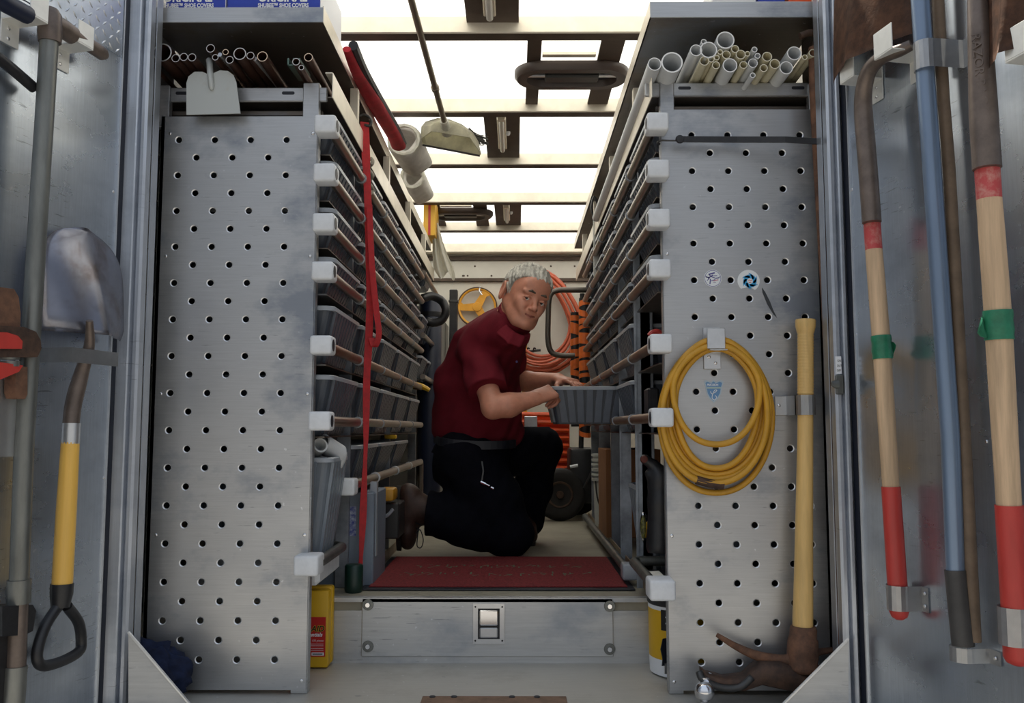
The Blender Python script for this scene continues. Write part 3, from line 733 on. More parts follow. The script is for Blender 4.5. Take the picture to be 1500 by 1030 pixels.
# ================================================================== PIPE TRAYS AND TOP SHELVES
for side, xe in ((-1, XRL), (1, XRR)):
    t = racks[side]; xw = XWL+.005 if side < 0 else XWR-.005
    zt_ = z_at(126, 2.46)
    bm = newbm(); box(bm, (min(xe, xw), YP+.02, zt_-.012), (max(xe, xw), YE+.7, zt_-.008)); O('pipe_tray', bm, M_SHELF, t)
    bm = newbm(); box(bm, (min(xe, xe-side*.003), YP-.03, zt_-.03), (max(xe, xe-side*.003), YE+.7, zt_+.045), .001)
    box(bm, (min(xe, xe+side*.02), YP-.03, zt_+.043), (max(xe, xe+side*.02), YE+.7, zt_+.046)); O('tray_lip', bm, M_BAR, t)
    for k in range(4):
        bm = newbm(); box(bm, (min(xe+side*.004, xe+side*.03), 2.9+k*.75, zt_+.04), (max(xe+side*.004, xe+side*.03), 2.93+k*.75, z_at(34, 2.42))); O('shelf_strut', bm, M_BAR, t)
    # top shelf
    zs = z_at(33, 2.42) if side < 0 else z_at(27, 2.42); xs_ = P(474, 20, 2.42).x if side < 0 else P(952, 15, 2.42).x
    lipz = z_at(11, 2.42) if side < 0 else z_at(4, 2.42)
    bm = newbm(); xo = P(221, 30, 2.42).x if side < 0 else P(1204, 30, 2.42).x
    box(bm, (min(xs_, xo), 2.42, zs), (max(xs_, xo), YE+.7, zs+.004)); O('top_shelf', bm, M_SHELF, t)
    bm = newbm(); box(bm, (min(xs_, xo), 2.415, zs), (max(xs_, xo), 2.42, lipz), .001); O('shelf_lip', bm, M_PANEL, t)
    bm = newbm(); box(bm, (min(xs_, xs_+side*.003), 2.42, zs), (max(xs_, xs_+side*.003), YE+.7, zs+.05)); O('side_lip', bm, M_BAR, t)
    bm = newbm(); box(bm, (min(xo, xo+side*.004), 2.42, z_at(175)), (max(xo, xo+side*.004), 2.6, lipz)); O('outer_web', bm, M_SHELF, t)
    bm = newbm(); box(bm, (min(xe+side*.35, xw), YE+.35, zt_), (max(xe+side*.02, xw), YE+.37, zs)); O('tray_end', bm, M_DKMETAL, t)

# ================================================================== PIPES
def pipe(px, py, rp, m_, cut, label, group, cat='pipe', Y=2.42, drop=.05, wall=None, dx=.0):
    a = P(px, py, Y); dep = (a-CAMP).dot(FW); r = rp*dep/F; r = max(r, .006)
    drop = max(0.0, min(drop, a.z-(z_at(126, 2.46)-.008)-r-.004))
    bm = newbm(); hollow(bm, a, a+V((dx, 1.7, -drop)), r, wall or max(.0018, r*.13), 22)
    tag(O(('copper_pipe' if m_ is M_COPPER else 'plastic_pipe'), bm, [m_, cut], None, True), label, cat, group)
cp = [(214.4, 89.2, 6, 0), (237.7, 76.9, 14, 0), (257.3, 85.3, 6, 0), (269.2, 83.4, 6, 0), (281.3, 84, 6, 0), (308.3, 70.8, 6.3, 0), (315.3, 83.9, 4.7, 0), (330.4, 76.2, 4.5, 1), (336.3, 87.6, 5.8, 0), (351.2, 78.7, 9.3, 0), (366.8, 81.5, 5.8, 0), (384.3, 82.7, 7.7, 1), (433.7, 90.4, 5.6, 0), (441.4, 98.9, 4, 0), (451.8, 83.9, 6.3, 1)]
def sz(r): return 'thick' if r > 9 else 'medium' if r > 5.2 else 'thin'
for i, (x, y, r, b) in enumerate(cp):
    pipe(x, y, r, M_COPPER, M_CUT if b else M_STEELCUT, f'{sz(r)} {"bright rimmed " if b else ""}copper pipe, {ORD[i]} from the frame post above the punched panel', 'copper pipes in the tray', dx=.02)
ww = [(958.9, 93.9, 10, 0), (984.5, 91.4, 15.8, 0), (1019.7, 73.6, 8.9, 0), (1030.9, 60.9, 4, 0), (1038, 73, 12.6, 0), (1062.6, 58.7, 13.3, 0), (1031.8, 89.2, 7, 1), (1042, 86.7, 4.7, 1), (1050, 84.2, 4, 1), (1055, 76, 4, 1), (1064, 80, 6.3, 1), (1048.9, 95.5, 5.8, 1), (1069.4, 95.6, 10.7, 0), (1076.8, 71.6, 5.8, 1), (1085, 79.8, 7.2, 1), (1095, 78.7, 4, 1), (1089.2, 95.1, 5.8, 1), (1105.3, 72.4, 4.2, 0), (1109.9, 81.6, 4.2, 0), (1103, 92.4, 7, 0), (1123.7, 82.9, 7.2, 1), (1118.8, 99.6, 5.8, 1), (1102.8, 110.2, 4, 0), (1135.1, 93.6, 7.5, 1), (1151.8, 99.2, 9.8, 0), (1163.5, 78, 10.5, 0), (1179, 83.7, 4, 1), (1191, 77.4, 6, 1)]
for i, (x, y, r, c) in enumerate(ww):
    pipe(x, y, r, M_CPVC if c else M_PVC, M_CPVCCUT if c else M_PVCCUT, f'{sz(r)} {"cream" if c else "white"} plastic pipe, {ORD[i]} counted from the aisle above the punched panel', 'plastic pipes in the tray', drop=.07, dx=-.01)
for i, (x0, y0, x1, y1) in enumerate(((322, 80, 361, 124), (373, 86, 402, 122))):
    bm = newbm(); tube(bm, [P(x0, y0, 2.43), P(x1, y1, 2.62), P(x1, y1, 2.62)+V((.02, .6, -.01))], .0065, 10)
    tag(O('metal_rod', bm, M_CLIP, None, True), ('thin bright metal rod beside the scraper among the copper pipes', 'thin bright metal rod under the gold rimmed copper pipe')[i], 'rod')
bm = newbm(); a = P(430, 96, 2.44); b = P(446, 119, 2.7)
for k in range(3): box(bm, (-.002+k*.016-.016, 0, 0), (.002+k*.016-.016, 1, .022), R=frame(a, V((1, 0, 0)), (b-a), V((0, 0, 1))))
box(bm, (-.018, 0, 0), (.018, 1, .003), R=frame(a, V((1, 0, 0)), (b-a), V((0, 0, 1))))
tag(O('metal_channel', bm, M_GREEN), 'dark green grooved metal channel lying among the copper pipes', 'channel')

# cartons on the top shelves
def carton(x0, x1, sub, lab, first):
    zs = z_at(33, 2.42)+.0045; a = P(x0, 10, 2.47).x; b = P(x1, 10, 2.47).x
    t = T('shoe_cover_box', ((a+b)/2, 2.6, zs), lab, 'box', 'blue cartons on the top shelf')
    bm = newbm(); box(bm, (a+.002, 2.45, zs), (b-.002, 2.75, zs+.19), .003); O('carton', bm, M_BLUEBOX, t)
    zz = z_at(9, 2.448); bm = newbm(); box(bm, (b-.0018, 2.452, zs+.002), (b-.0005, 2.748, zs+.188)); O('white_side', bm, M_WHITE, t)
    text('small_print', 'SHUBEE\u2122 SHOE COVERS', .0165, (b-.035, 2.4490, zz-.001), (1, 0, 0), (0, 0, 1), M_WHITE, t, .0002, 'RIGHT', bold=.0006, sx=.80)
    text('big_print', 'ORIGINAL', .036, (b-.040, 2.4490, zz+.0165), (1, 0, 0), (0, 0, 1), M_WHITE, t, .0002, 'RIGHT', bold=.0012, sx=.86)
    bm = newbm(); box(bm, (a+.004, 2.4485, zs+.16), (b-.004, 2.4495, zs+.163)); O('white_line', bm, M_WHITE, t)
carton(246, 334, '', 'blue shoe cover carton at the frame post end of the shelf', True)
carton(335, 472, '', 'blue shoe cover carton over the gold rimmed copper pipe', False)
zsr = z_at(27, 2.42)+.0045
for x0, x1, m_, lab in ((1040, 1105, M_WHITE, 'white carton on the shelf above the white pipes'), (1108, 1147, M_BLUEBOX, 'dark blue carton on the shelf above the white pipes'), (1152, 1186, M_OR, 'orange carton on the shelf above the white pipes, beside the shovel')):
    a, b = P(x0, 5, 2.47).x, P(x1, 5, 2.47).x; t = T('carton', ((a+b)/2, 2.6, zsr), lab, 'box', 'small cartons on the shelf above the white pipes')
    bm = newbm(); box(bm, (a, 2.45, zsr), (b, 2.7, zsr+.12), .003); O('carton_body', bm, m_, t)
    bm = newbm(); box(bm, (a+.01, 2.4485, zsr+.03), (b-.01, 2.4495, zsr+.055)); O('print_band', bm, M_PURPLE, t)

# scraper plate over the copper pipes
t = T('scraper', P(312, 170, 2.44), 'grey white metal scraper plate with tube handle over the copper pipes', 'scraper')
o_ = [(273, 168), (273, 122), (276, 112), (285, 105), (296, 105), (303, 108), (307, 112), (313, 107), (322, 103), (334, 104), (342, 110), (346, 120), (352, 166)]
bm = newbm(); extr(bm, [P(x, y, 2.455) for x, y in o_], (0, .004, 0)); O('blade_plate', bm, M_PAN, t)
bm = newbm(); tube(bm, smoothpath([P(306, 89, 2.50), P(307, 92, 2.47), P(308, 110, 2.45), P(310, 132, 2.452)], 5), [.009]*11+[.008]*4+[.004], 10); O('handle', bm, M_PAN, t, True)

# ================================================================== DOOR HARDWARE
def hook(D_, R, Ri, N, px, py, wpx, label, m_=M_CLIPW, up=.055, out=.075, plate=.09, lipw=None, th=.0035):
    """J hook screwed to a door: plate, arm, upturned lip; (px,py) = lower front edge centre of the lip"""
    c = Ri @ D_(px, py, out); u0, z0 = c.x, c.z; hw = wpx
    t = T('wall_hook', R @ V((u0, .004, z0-.02)), label, 'hook')
    bm = newbm(); box(bm, (u0-hw, .001, z0-.055), (u0+hw, .001+th, z0+plate-.055), R=R, bev=.001)
    box(bm, (u0-hw, .001, z0-th), (u0+hw, out, z0), R=R, bev=.001); O('bracket', bm, m_, t)
    bm = newbm(); box(bm, (u0-hw, out-th, z0), (u0+hw, out, z0+up), R=R, bev=.001); O('lip', bm, m_, t)
    bm = newbm()
    for dz in (-.042, -.018): rivet(bm, R @ V((u0+hw*.2, .001+th, z0+dz)), N, .005, .003)
    O('screws', bm, M_SCREW, t)['kind'] = 'stuff'
    return t
hook(DL, RL, RLi, NL, 58, 26, .026, 'white metal hook at the top of the van door, nearer the pipe elbow', out=.085)
hook(DL, RL, RLi, NL, 126, 66, .026, 'white metal hook holding the brown pipe end by the tread plate', out=.075)
hook(DR, RR_, RRi, NR, 1240, 116, .030, 'white metal hook nearest the door gasket under the rusty shovel blade', out=.085)
hook(DR, RR_, RRi, NR, 1293, 78, .034, 'large white metal hook beside the bent brown shovel socket', out=.10, up=.06)
hook(DR, RR_, RRi, NR, 1492, 80, .034, 'white metal hook at the photo edge under the second shovel blade', out=.10, up=.06)

def clip(D_, R, Ri, N, px, py0, py1, rad, off, label, plate_side=1, plw=.05, m_=M_CLIP, gap=.004, screws=2):
    """sheet metal band around a handle, screwed to the door on one side"""
    c = Ri @ D_(px, (py0+py1)/2, off); z0 = (Ri @ D_(px, py1, off)).z; z1 = (Ri @ D_(px, py0, off)).z
    t = T('handle_clip', R @ V((c.x, .004, z0)), label, 'clip')
    r = rad+gap; pts = []
    s = -plate_side
    pts.append(V((c.x-s*(r+plw), .003, 0))); pts.append(V((c.x-s*(r+.004), .003, 0)))
    pts.append(V((c.x-s*r, c.y-.2*r, 0)))
    for k in range(9):
        a = PI*k/8; pts.append(V((c.x-s*r*math.cos(a), c.y+r*math.sin(a), 0)))
    pts.append(V((c.x+s*r, .012, 0)))
    bm = newbm(); L = []
    for z in (z0, z1): L.append([R @ V((p.x, p.y, z)) for p in pts])
    a = [bm.verts.new(p) for p in L[0]]; b = [bm.verts.new(p) for p in L[1]]
    for i in range(len(a)-1): bm.faces.new((a[i], a[i+1], b[i+1], b[i]))
    bmesh.ops.solidify(bm, geom=bm.faces[:], thickness=.003); bmesh.ops.recalc_face_normals(bm, faces=bm.faces)
    O('band', bm, m_, t)
    bm = newbm()
    for k in range(screws):
        zz = z0+(z1-z0)*((k+.5)/screws); rivet(bm, R @ V((c.x-s*(r+plw*.6), .0045, zz)), N, .005, .003)
    O('screws', bm, M_SCREW, t)['kind'] = 'stuff'
    return t

# ------------------------------------------------------------------ shovels
def blade(R, pts, m_, t, ridge=.045, tipround=2.2, off=.07, flip=1, thick=.003, part='blade', stepcurl=.012):
    """dished digging blade in door coordinates; pts = (uL,uR,z_step,z_tip)"""
    uL, uR, zs, ztp = pts; uc = (uL+uR)/2; hw = abs(uR-uL)/2; NSs, NT = 20, 16; bm = newbm(); g = []
    for i in range(NSs+1):
        s = i/NSs; wd = hw*(1-.06*s) if s < .45 else hw*(.973)*max(0.02, (1-((s-.45)/.55)**tipround))**.55
        row = []
        for j in range(NT+1):
            tt = -1+2*j/NT; rid = ridge*(1-tt*tt)*(1-.75*s)+ .016*math.exp(-(tt/.16)**2)*max(0, 1-s*1.25)
            curl = -stepcurl*max(0, (1-s*12))*(abs(tt) > .25)
            row.append(bm.verts.new(R @ V((uc+tt*wd, off+rid*flip+curl+.03*s*s*flip*-.6, zs+(ztp-zs)*s))))
        g.append(row)
    for i in range(NSs):
        for j in range(NT): bm.faces.new((g[i][j], g[i][j+1], g[i+1][j+1], g[i+1][j]))
    bmesh.ops.solidify(bm, geom=bm.faces[:], thickness=thick); bmesh.ops.recalc_face_normals(bm, faces=bm.faces)
    return O(part, bm, m_, t, 'all')
t = T('shovel', DL(90, 980, .05), 'short shovel with yellow shaft, black D grip and polished steel blade', 'shovel')
a = RLi @ DL(72, 480, .07); b = RLi @ DL(192, 492, .07); tip = RLi @ DL(118, 328, .06)
blade(RL, (a.x+.008, b.x-.004, (a.z+b.z)/2-.01, tip.z), M_BLADE, t, ridge=.060, off=.045, tipround=3.2)
bm = newbm(); q = smoothpath([DL(131, 470, .115), DL(131, 505, .10), DL(120, 545, .08), DL(108, 590, .07), DL(104, 622, .07)], 4); n_q = len(q)
tube(bm, q, [.008+.011*min(1, i/(n_q*.6)) for i in range(n_q)], 14); O('socket', bm, M_SOCKET, t, True)
bm = newbm(); tube(bm, [DL(104.5, 620, .07), DL(103, 650, .07)], .0208, 16); O('collar', bm, M_CLIP, t, True)
bm = newbm(); tube(bm, [DL(103, 648, .07), DL(97, 750, .07), DL(91, 858, .07)], [.0205, .0225, .0230], 18); O('shaft', bm, M_WOODY, t, True)
bm = newbm(); tube(bm, [DL(91, 855, .07), DL(90, 870, .07), DL(88, 890, .07)], [.0255, .0250, .020], 16)
gp = smoothpath([DL(88, 884, .07), DL(66, 918, .075), DL(54, 958, .08), DL(62, 975, .08), DL(90, 969, .07), DL(115, 955, .06), DL(119, 940, .055), DL(115, 912, .06), DL(98, 888, .07)], 5)
tube(bm, gp, .0125, 12); O('grip', bm, M_BLKP, t, True)
bm = newbm(); z1 = DL(100, 508, .12).z; z0 = DL(100, 530, .12).z; a = RLi @ DL(66, 518, .02); b = RLi @ DL(107, 518, .115); c = RLi @ DL(166, 520, .105)
t = T('shovel_bracket', RL @ V((b.x, .01, z0)), 'plain aluminium angle bracket holding the polished shovel blade', 'bracket')
pts = [V((b.x+.01, 0, 0)), V((b.x+.01, .12, 0)), V((c.x, .12, 0))]; L = [[RL @ V((p.x, p.y, z)) for p in pts] for z in (z0, z1)]
va = [bm.verts.new(p) for p in L[0]]; vb = [bm.verts.new(p) for p in L[1]]
for i in range(2): bm.faces.new((va[i], va[i+1], vb[i+1], vb[i]))
bmesh.ops.solidify(bm, geom=bm.faces[:], thickness=.003); bmesh.ops.recalc_face_normals(bm, faces=bm.faces); O('angle', bm, M_CLIP, t)
bm = newbm(); box(bm, (b.x+.01, .001, z0), (b.x+.05, .004, z1), R=RL); O('foot_plate', bm, M_CLIP, t)

def long_shovel(cs, rads, bits, label, bl, socket_pts, tape, DD=DR, R=RR_, Ri=RRi):
    """cs = list (px,py) of the handle axis; bits = y-ranges of paint"""
    def ax_(py, off=None):
        off = .078-.036*max(0, min(1, py/900))
        for (x0, y0), (x1, y1) in zip(cs, cs[1:]):
            if y0 <= py <= y1: return DD(x0+(x1-x0)*(py-y0)/(y1-y0), py, off)
        return DD(cs[-1][0], py, off)
    y0, y1, y2, y3, y4 = bits; r = rads
    t = T('shovel', ax_(y4), label, 'shovel')
    bm = newbm(); tube(bm, [ax_(y0-4), ax_(y1)], [r*.97, r*.97], 18); O('faded_band', bm, M_REDF, t, True)
    bm = newbm(); n_ = 8; tube(bm, [ax_(y1+(y2-y1)*k/n_) for k in range(n_+1)], [r*(.97+.05*math.sin(k*.5)) for k in range(n_+1)], 18); O('wood_shaft', bm, M_WOOD, t, True)
    bm = newbm(); q = [ax_(y2), ax_(y3), ax_(y4-12), ax_(y4-4), ax_(y4)]; tube(bm, q, [r*1.05, r*1.08, r*1.08, r*.85, r*.4], 18); O('red_shaft_end', bm, M_REDP, t, True)
    bm = newbm(); sp = socket_pts; q = smoothpath(sp, 5); nq = len(q)
    tube(bm, q, [r*.62+(r*1.1-r*.62)*min(1, i/(nq*.7)) for i in range(nq)], 16); so = O('socket', bm, M_SOCKET, t, True)
    bm = newbm(); rivet(bm, ax_(y0-18)+(-FW)*r*1.05+V((.008, 0, 0)), -FW, .006, .004); O('socket_rivet', bm, M_CLIP, so)
    if bl: blade(R, bl, M_RUST, t, ridge=.05, off=.05, tipround=2.6, stepcurl=.0)
    ya, yb_ = tape; tt = T('tape_wrap', ax_(yb_), ('crumpled green tape wrapped round the shovel handle nearest the gasket' if cs[0][0] < 1350 else 'green tape wrapped round the thick shovel handle at the photo edge'), 'tape')
    bm = newbm(); nn = 6; tube(bm, [ax_(ya+(yb_-ya)*k/nn) for k in range(nn+1)], [r*1.12+.001*math.sin(k*2.1) for k in range(nn+1)], 18); O('tape', bm, M_GTAPE, tt, True)
    s = 1 if cs[0][0] < 1350 else -1
    c = ax_((ya+yb_)/2+3)+V((s*(r*1.05), 0, 0)); h_ = abs(ax_(ya).z-ax_(yb_).z)*.38
    bm = newbm(); ring = [c+V((s*.011*abs(math.cos(a)) if math.cos(a)*1 > 0 else -s*.008, -.008*math.sin(3*a), h_*math.sin(a))) for a in [2*PI*k/14 for k in range(14)]]
    extr(bm, ring, (0, .006, 0)); O('loose_flap', bm, M_GTAPE, tt)
    return t, ax_
c1 = [(1272, 250), (1280, 366), (1291, 500), (1305, 714), (1314, 850), (1318, 908)]
sp = [DR(1335, 66, .05), DR(1318, 74, .065), DR(1292, 84, .08), DR(1273, 104, .085), DR(1265, 135, .08), DR(1265, 170, .075), DR(1270, 230, .075), DR(1277, 326, .075)]
a = RRi @ DR(1218, 78, .05); b = RRi @ DR(1336, 45, .05)
long_shovel(c1, .0205, (322, 366, 713, 850, 908), 'long wooden handled shovel nearest the door gasket, red ends, bent socket', (a.x+.004, b.x, a.z-.095, a.z+.30), sp, (492, 526))
c2 = [(1434, 0), (1440, 170), (1446, 245), (1449, 292), (1461, 450), (1478, 740), (1488, 890), (1492, 975)]
sp = [DR(1430, -60, .06), DR(1432, 0, .07), DR(1436, 60, .075), DR(1441, 170, .075), DR(1446, 247, .075)]
a = RRi @ DR(1446, 60, .05); b = RRi @ DR(1560, 90, .05)
long_shovel(c2, .0245, (245, 292, 740, 887, 975), 'thick wooden handled shovel at the photo edge, lettered brown socket', (a.x, a.x+.20, a.z-.075, a.z+.34), sp, (455, 498))
# pressed lettering marks on the sockets: small raised strokes
for (x0, y0, y1, n_, parent_lab) in ((1262, 180, 245, 9, 0), (1427, 60, 178, 9, 1)):
    par = [o for o in bpy.data.objects if o.name.startswith('socket') and o.parent and 'long wooden' in o.parent.get('label', '')] if not parent_lab else [o for o in bpy.data.objects if o.name.startswith('socket') and o.parent and 'lettered' in o.parent.get('label', '')]
    par = [o for o in par if o.type == 'MESH' and not o.name.startswith('socket_rivet')][0]
    org = DR(x0+6, (y0+y1)/2, .075+(.021 if not parent_lab else .024))+V((-.004, -.004, 0))
    rl = .0212 if not parent_lab else .0262; c_ = DR((1262 if not parent_lab else 1437), y0-6, .075)+V((-.64*rl, -.77*rl, 0))
    text('pressed_letters', 'RAZOR-BACK', .017 if not parent_lab else .025, c_+V((-.38, .32, 0))*(.017 if not parent_lab else .025), ((.10, .0, -1) if not parent_lab else (.05, 0, -1)), (.77, -.64, 0), M_SOCKET, par, .0012, sx=.95 if not parent_lab else 1.05)
clip(DR, RR_, RRi, NR, 1316, 857, 893, .0225, .043, 'aluminium clip round the red end of the shovel nearest the gasket', plate_side=1, plw=.026)
clip(DR, RR_, RRi, NR, 1487, 889, 944, .0265, .043, 'aluminium clip round the red shovel end at the photo edge', plate_side=1, plw=.04)

# blue pipe and dark pole
t = T('blue_pipe', DR(1410, 945, .07), 'long blue grey steel pipe with dark lower sleeve on the door', 'pipe')
bm = newbm(); q = [DR(x, y, .077-.03*max(0, y)/900) for x, y in ((1344, -60), (1348, 0), (1358, 145), (1365, 243), (1392, 640), (1400, 836))]; tube(bm, q, .0195, 18); O('pipe_body', bm, M_BLUEP, t, True)
bm = newbm(); tube(bm, [DR(1400, 835, .049), DR(1411, 946, .046)], .0225, 18); O('sleeve', bm, mat('dark_sleeve', (.055, .052, .05), .5, 0, .2, 20), t, True)
clip(DR, RR_, RRi, NR, 1356, 62, 104, .021, .075, 'aluminium clip holding the blue pipe under the door top', plate_side=1, plw=.045, screws=2)
clip(DR, RR_, RRi, NR, 1411, 947, 968, .022, .042, 'low aluminium clip under the dark sleeve of the blue pipe', plate_side=1, plw=.035, screws=1)
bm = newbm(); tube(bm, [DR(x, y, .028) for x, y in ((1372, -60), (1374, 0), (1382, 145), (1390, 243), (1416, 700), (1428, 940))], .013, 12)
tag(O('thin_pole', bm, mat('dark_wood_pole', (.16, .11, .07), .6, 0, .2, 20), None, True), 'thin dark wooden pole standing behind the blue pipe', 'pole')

# left door: threaded pipe tool
t = T('steel_pipe_tool', DL(24, 1040, .06), 'long galvanised pipe with brown tee fitting at its top', 'pipe')
bm = newbm(); q = [DL(x, y, .065) for x, y in ((72, 58), (66, 160), (57, 300), (46, 480), (35, 660), (28, 850))]; tube(bm, q, .0205, 18); O('pipe_body', bm, M_GALV, t, True)
bm = newbm(); tube(bm, [DL(73, 62, .065), DL(73, 50, .065), DL(73, 22, .065), DL(74, 14, .065)], [.025, .027, .026, .018], 18)
tube(bm, [DL(73, 32, .065), DL(92, 42, .062), DL(106, 52, .06)], [.024, .023, .022], 16); O('tee_fitting', bm, M_SOCKET, t, True)
bm = newbm(); tube(bm, [DL(73, 49, .065), DL(73, 53, .065)], .0262, 18); O('brass_ring', bm, M_CUT, t, True)
bm = newbm(); tube(bm, [DL(100, 47, .06), DL(140, 72, .055), DL(150, 79, .055), DL(155, 82, .055)], [.0175, .0175, .017, .010], 16); O('side_nipple', bm, M_SOCKET, t, True)
bm = newbm(); tube(bm, [DL(28, 849, .065), DL(27, 884, .065)], .0245, 16); O('coupling', bm, M_GALV, t, True)
bm = newbm(); tube(bm, [DL(27, 880, .065), DL(23, 978, .065)], .0205, 16); O('lower_pipe', bm, M_SOCKET, t, True)
bm = newbm(); tube(bm, [DL(23, 976, .065), DL(20, 1022, .065), DL(19, 1060, .065)], [.0235, .0235, .0205], 16); O('coupling', bm, M_GALV, t, True)
bm = newbm(); tube(bm, [DL(-30, 62, .03), DL(20, 103, .03), DL(50, 129, .03)], .013, 10)
tag(O('black_rod', bm, M_BLKP, None, True), 'short black rod fixed slanting behind the galvanised pipe', 'rod')
bm = newbm(); tube(bm, [DL(-30, -22, .10), DL(10, 6, .10), DL(40, 22, .09)], .02, 12)
tag(O('navy_tube', bm, M_NAVY, None, True), 'dark blue tube resting in the upper white hook', 'tube')
# pipe wrench
t = T('pipe_wrench', DL(16, 586, .06), 'rusty red pipe wrench cut by the photo edge', 'wrench')
bm = newbm(); extr(bm, [DL(x, y, .06) for x, y in ((-30, 420), (4, 424), (11, 436), (14, 460), (13, 492), (-30, 492))], NL*.03); O('hook_jaw', bm, M_RUST, t)
bm = newbm(); extr(bm, [DL(x, y, .05) for x, y in ((-30, 478), (8, 480), (26, 487), (33, 500), (34, 512), (28, 524), (-30, 524))], NL*.05); O('housing', bm, M_RUSTD, t)
bm = newbm(); extr(bm, [DL(x, y, .101) for x, y in ((-30, 486), (8, 487), (24, 492), (31, 500), (30, 511), (-30, 511))], NL*.004); O('red_band', bm, M_REDP, t)
bm = newbm(); tube(bm, [DL(13, 519, .075), DL(13, 527, .075)], .022, 14); tube(bm, [DL(13, 529, .075), DL(13, 537, .075)], .022, 14); O('adjusting_nut', bm, M_GALV, t, True)
bm = newbm(); extr(bm, [DL(x, y, .06) for x, y in ((7, 537), (24, 538), (24, 578), (20, 585), (9, 584), (6, 576))], NL*.03); O('jaw_shank', bm, M_RUST, t)
bm = newbm(); extr(bm, [DL(x, y, .055) for x, y in ((-30, 530), (12, 536), (6, 545), (-30, 560))], NL*.04); O('frame', bm, M_REDP, t)
bm = newbm(); box(bm, tuple(RLi @ DL(6, 668, .0)+V((0, .001, 0))), tuple(RLi @ DL(-30, 556, .0)+V((0, .055, 0))), R=RL); tag(O('wrench_pocket', bm, M_CLIP), 'pale metal pocket under the red pipe wrench', 'bracket')
t = T('black_clamp', DL(4, 955, .04), 'black clamp at the photo edge beside the lower pipe', 'clamp')
bm = newbm(); extr(bm, [DL(x, y, .02) for x, y in ((-30, 886), (16, 884), (21, 893), (16, 922), (4, 928), (-30, 930))], NL*.06); O('clamp_head', bm, M_BLKP, t)
bm = newbm(); extr(bm, [DL(x, y, .03) for x, y in ((-30, 924), (6, 924), (10, 960), (4, 1030), (-30, 1030))], NL*.03); O('clamp_arm', bm, M_BLKP, t)

# ================================================================== THINGS ON THE PUNCHED PANELS
YPf = YP-.0005
def disc(name, px, py, rp, m_, lab, Y=YPf, n=32, cut=None):
    c = P(px, py, Y); r = rp*(c-CAMP).dot(FW)/F; bm = newbm()
    pts = [c+V((r*math.cos(2*PI*k/n), -.0006, r*math.sin(2*PI*k/n))) for k in range(n)]
    if cut:
        pts = [p for k, p in enumerate(pts) if not (cut[0] <= k <= cut[1])]; pts.insert(cut[0], c+V((r*.1, -.0006, -r*.55)))
    t = T(name, c+V((0, 0, -r)), lab, 'sticker'); extr(bm, pts, (0, .0008, 0)); O('film', bm, m_, t); return t, c, r
t, c, r = disc('sticker', 1044, 408, 13, M_STICK, 'round white sticker with purple lettering on the punched panel')
bm = newbm()
for k in range(40):
    a = 2*PI*k/40; b = 2*PI*(k+1)/40
    bm.faces.new([bm.verts.new(c+V((q*r*math.cos(x), -.0011, q*r*math.sin(x)))) for q, x in ((.93, a), (.93, b), (.88, b), (.88, a))])
O('ring_print', bm, M_PURPLE, t)
bm = newbm(); r2 = random.Random(5)
def stroke(bm, p, ang, l, w_, y=-.0011):
    u = V((math.cos(ang), 0, math.sin(ang))); v_ = V((-math.sin(ang), 0, math.cos(ang))); p = V(p)+V((0, y, 0))
    bm.faces.new([bm.verts.new(q) for q in (p-u*l-v_*w_, p+u*l-v_*w_*.5, p+u*l+v_*w_, p-u*l+v_*w_*.6)])
for (dx, dz, a, l, w_) in ((-.1, .55, .2, .35, .10), (-.55, .12, -.3, .22, .07), (-.25, .2, .5, .35, .08), (.1, .1, -.4, .3, .06), (.55, .05, .1, .2, .07), (.72, .12, .9, .12, .05), (-.72, .2, 2.2, .12, .05), (-.3, -.35, 1.4, .3, .07), (.05, -.2, .3, .25, .05), (.3, .3, .0, .2, .05), (-.5, -.1, .8, .2, .05), (.2, -.45, .0, .15, .03), (-.35, .38, -.8, .18, .06)):
    stroke(bm, c+V((dx*r, 0, dz*r)), a, l*r, w_*r)
O('emblem_print', bm, M_PURPLE, t)
bm = newbm(); stroke(bm, c+V((.35*r, -.0002, -.22*r)), .2, .28*r, .07*r); O('pink_print', bm, mat('pink_print', (.6, .3, .35), .5), t)
t, c, r = disc('sticker', 1096.5, 411.5, 16.3, M_STICK, 'torn round sticker with a blue swirl on the punched panel', cut=(21, 26))
bm = newbm(); c2_ = c+V((.12*r, -.0011, -.02*r))
for k in range(6):
    a = 2*PI*k/6+.5
    pts = []
    for q in range(9):
        s = q/8; pts.append(c2_+V(((.42+.34*s)*r*math.cos(a+1.25*s), 0, (.42+.34*s)*r*math.sin(a+1.25*s))))
    for q in range(8, -1, -1):
        s = q/8; pts.append(c2_+V(((.27+.44*s*s)*r*math.cos(a+.1+1.10*s), 0, (.27+.44*s*s)*r*math.sin(a+.1+1.10*s))))
    for i in range(8):
        bm.faces.new([bm.verts.new(p) for p in (pts[i], pts[i+1], pts[16-i], pts[17-i])])
for k in range(30):
    a = 2*PI*k/30; b = 2*PI*(k+1)/30
    bm.faces.new([bm.verts.new(c2_+V((q*r*math.cos(x), 0, q*r*math.sin(x)))) for q, x in ((.60, a), (.60, b), (.26, b), (.26, a))])
bmesh.ops.recalc_face_normals(bm, faces=bm.faces); O('swirl_print', bm, M_SKYBLUE, t)
bm = newbm()
stroke(bm, c2_+V((-.08*r, -.0002, .08*r)), 0, .05*r, .05*r, 0); stroke(bm, c2_+V((.1*r, -.0002, .08*r)), 0, .05*r, .05*r, 0); stroke(bm, c2_+V((0, -.0002, -.12*r)), .1, .12*r, .03*r, 0)
O('centre_print', bm, M_REDPR, t)
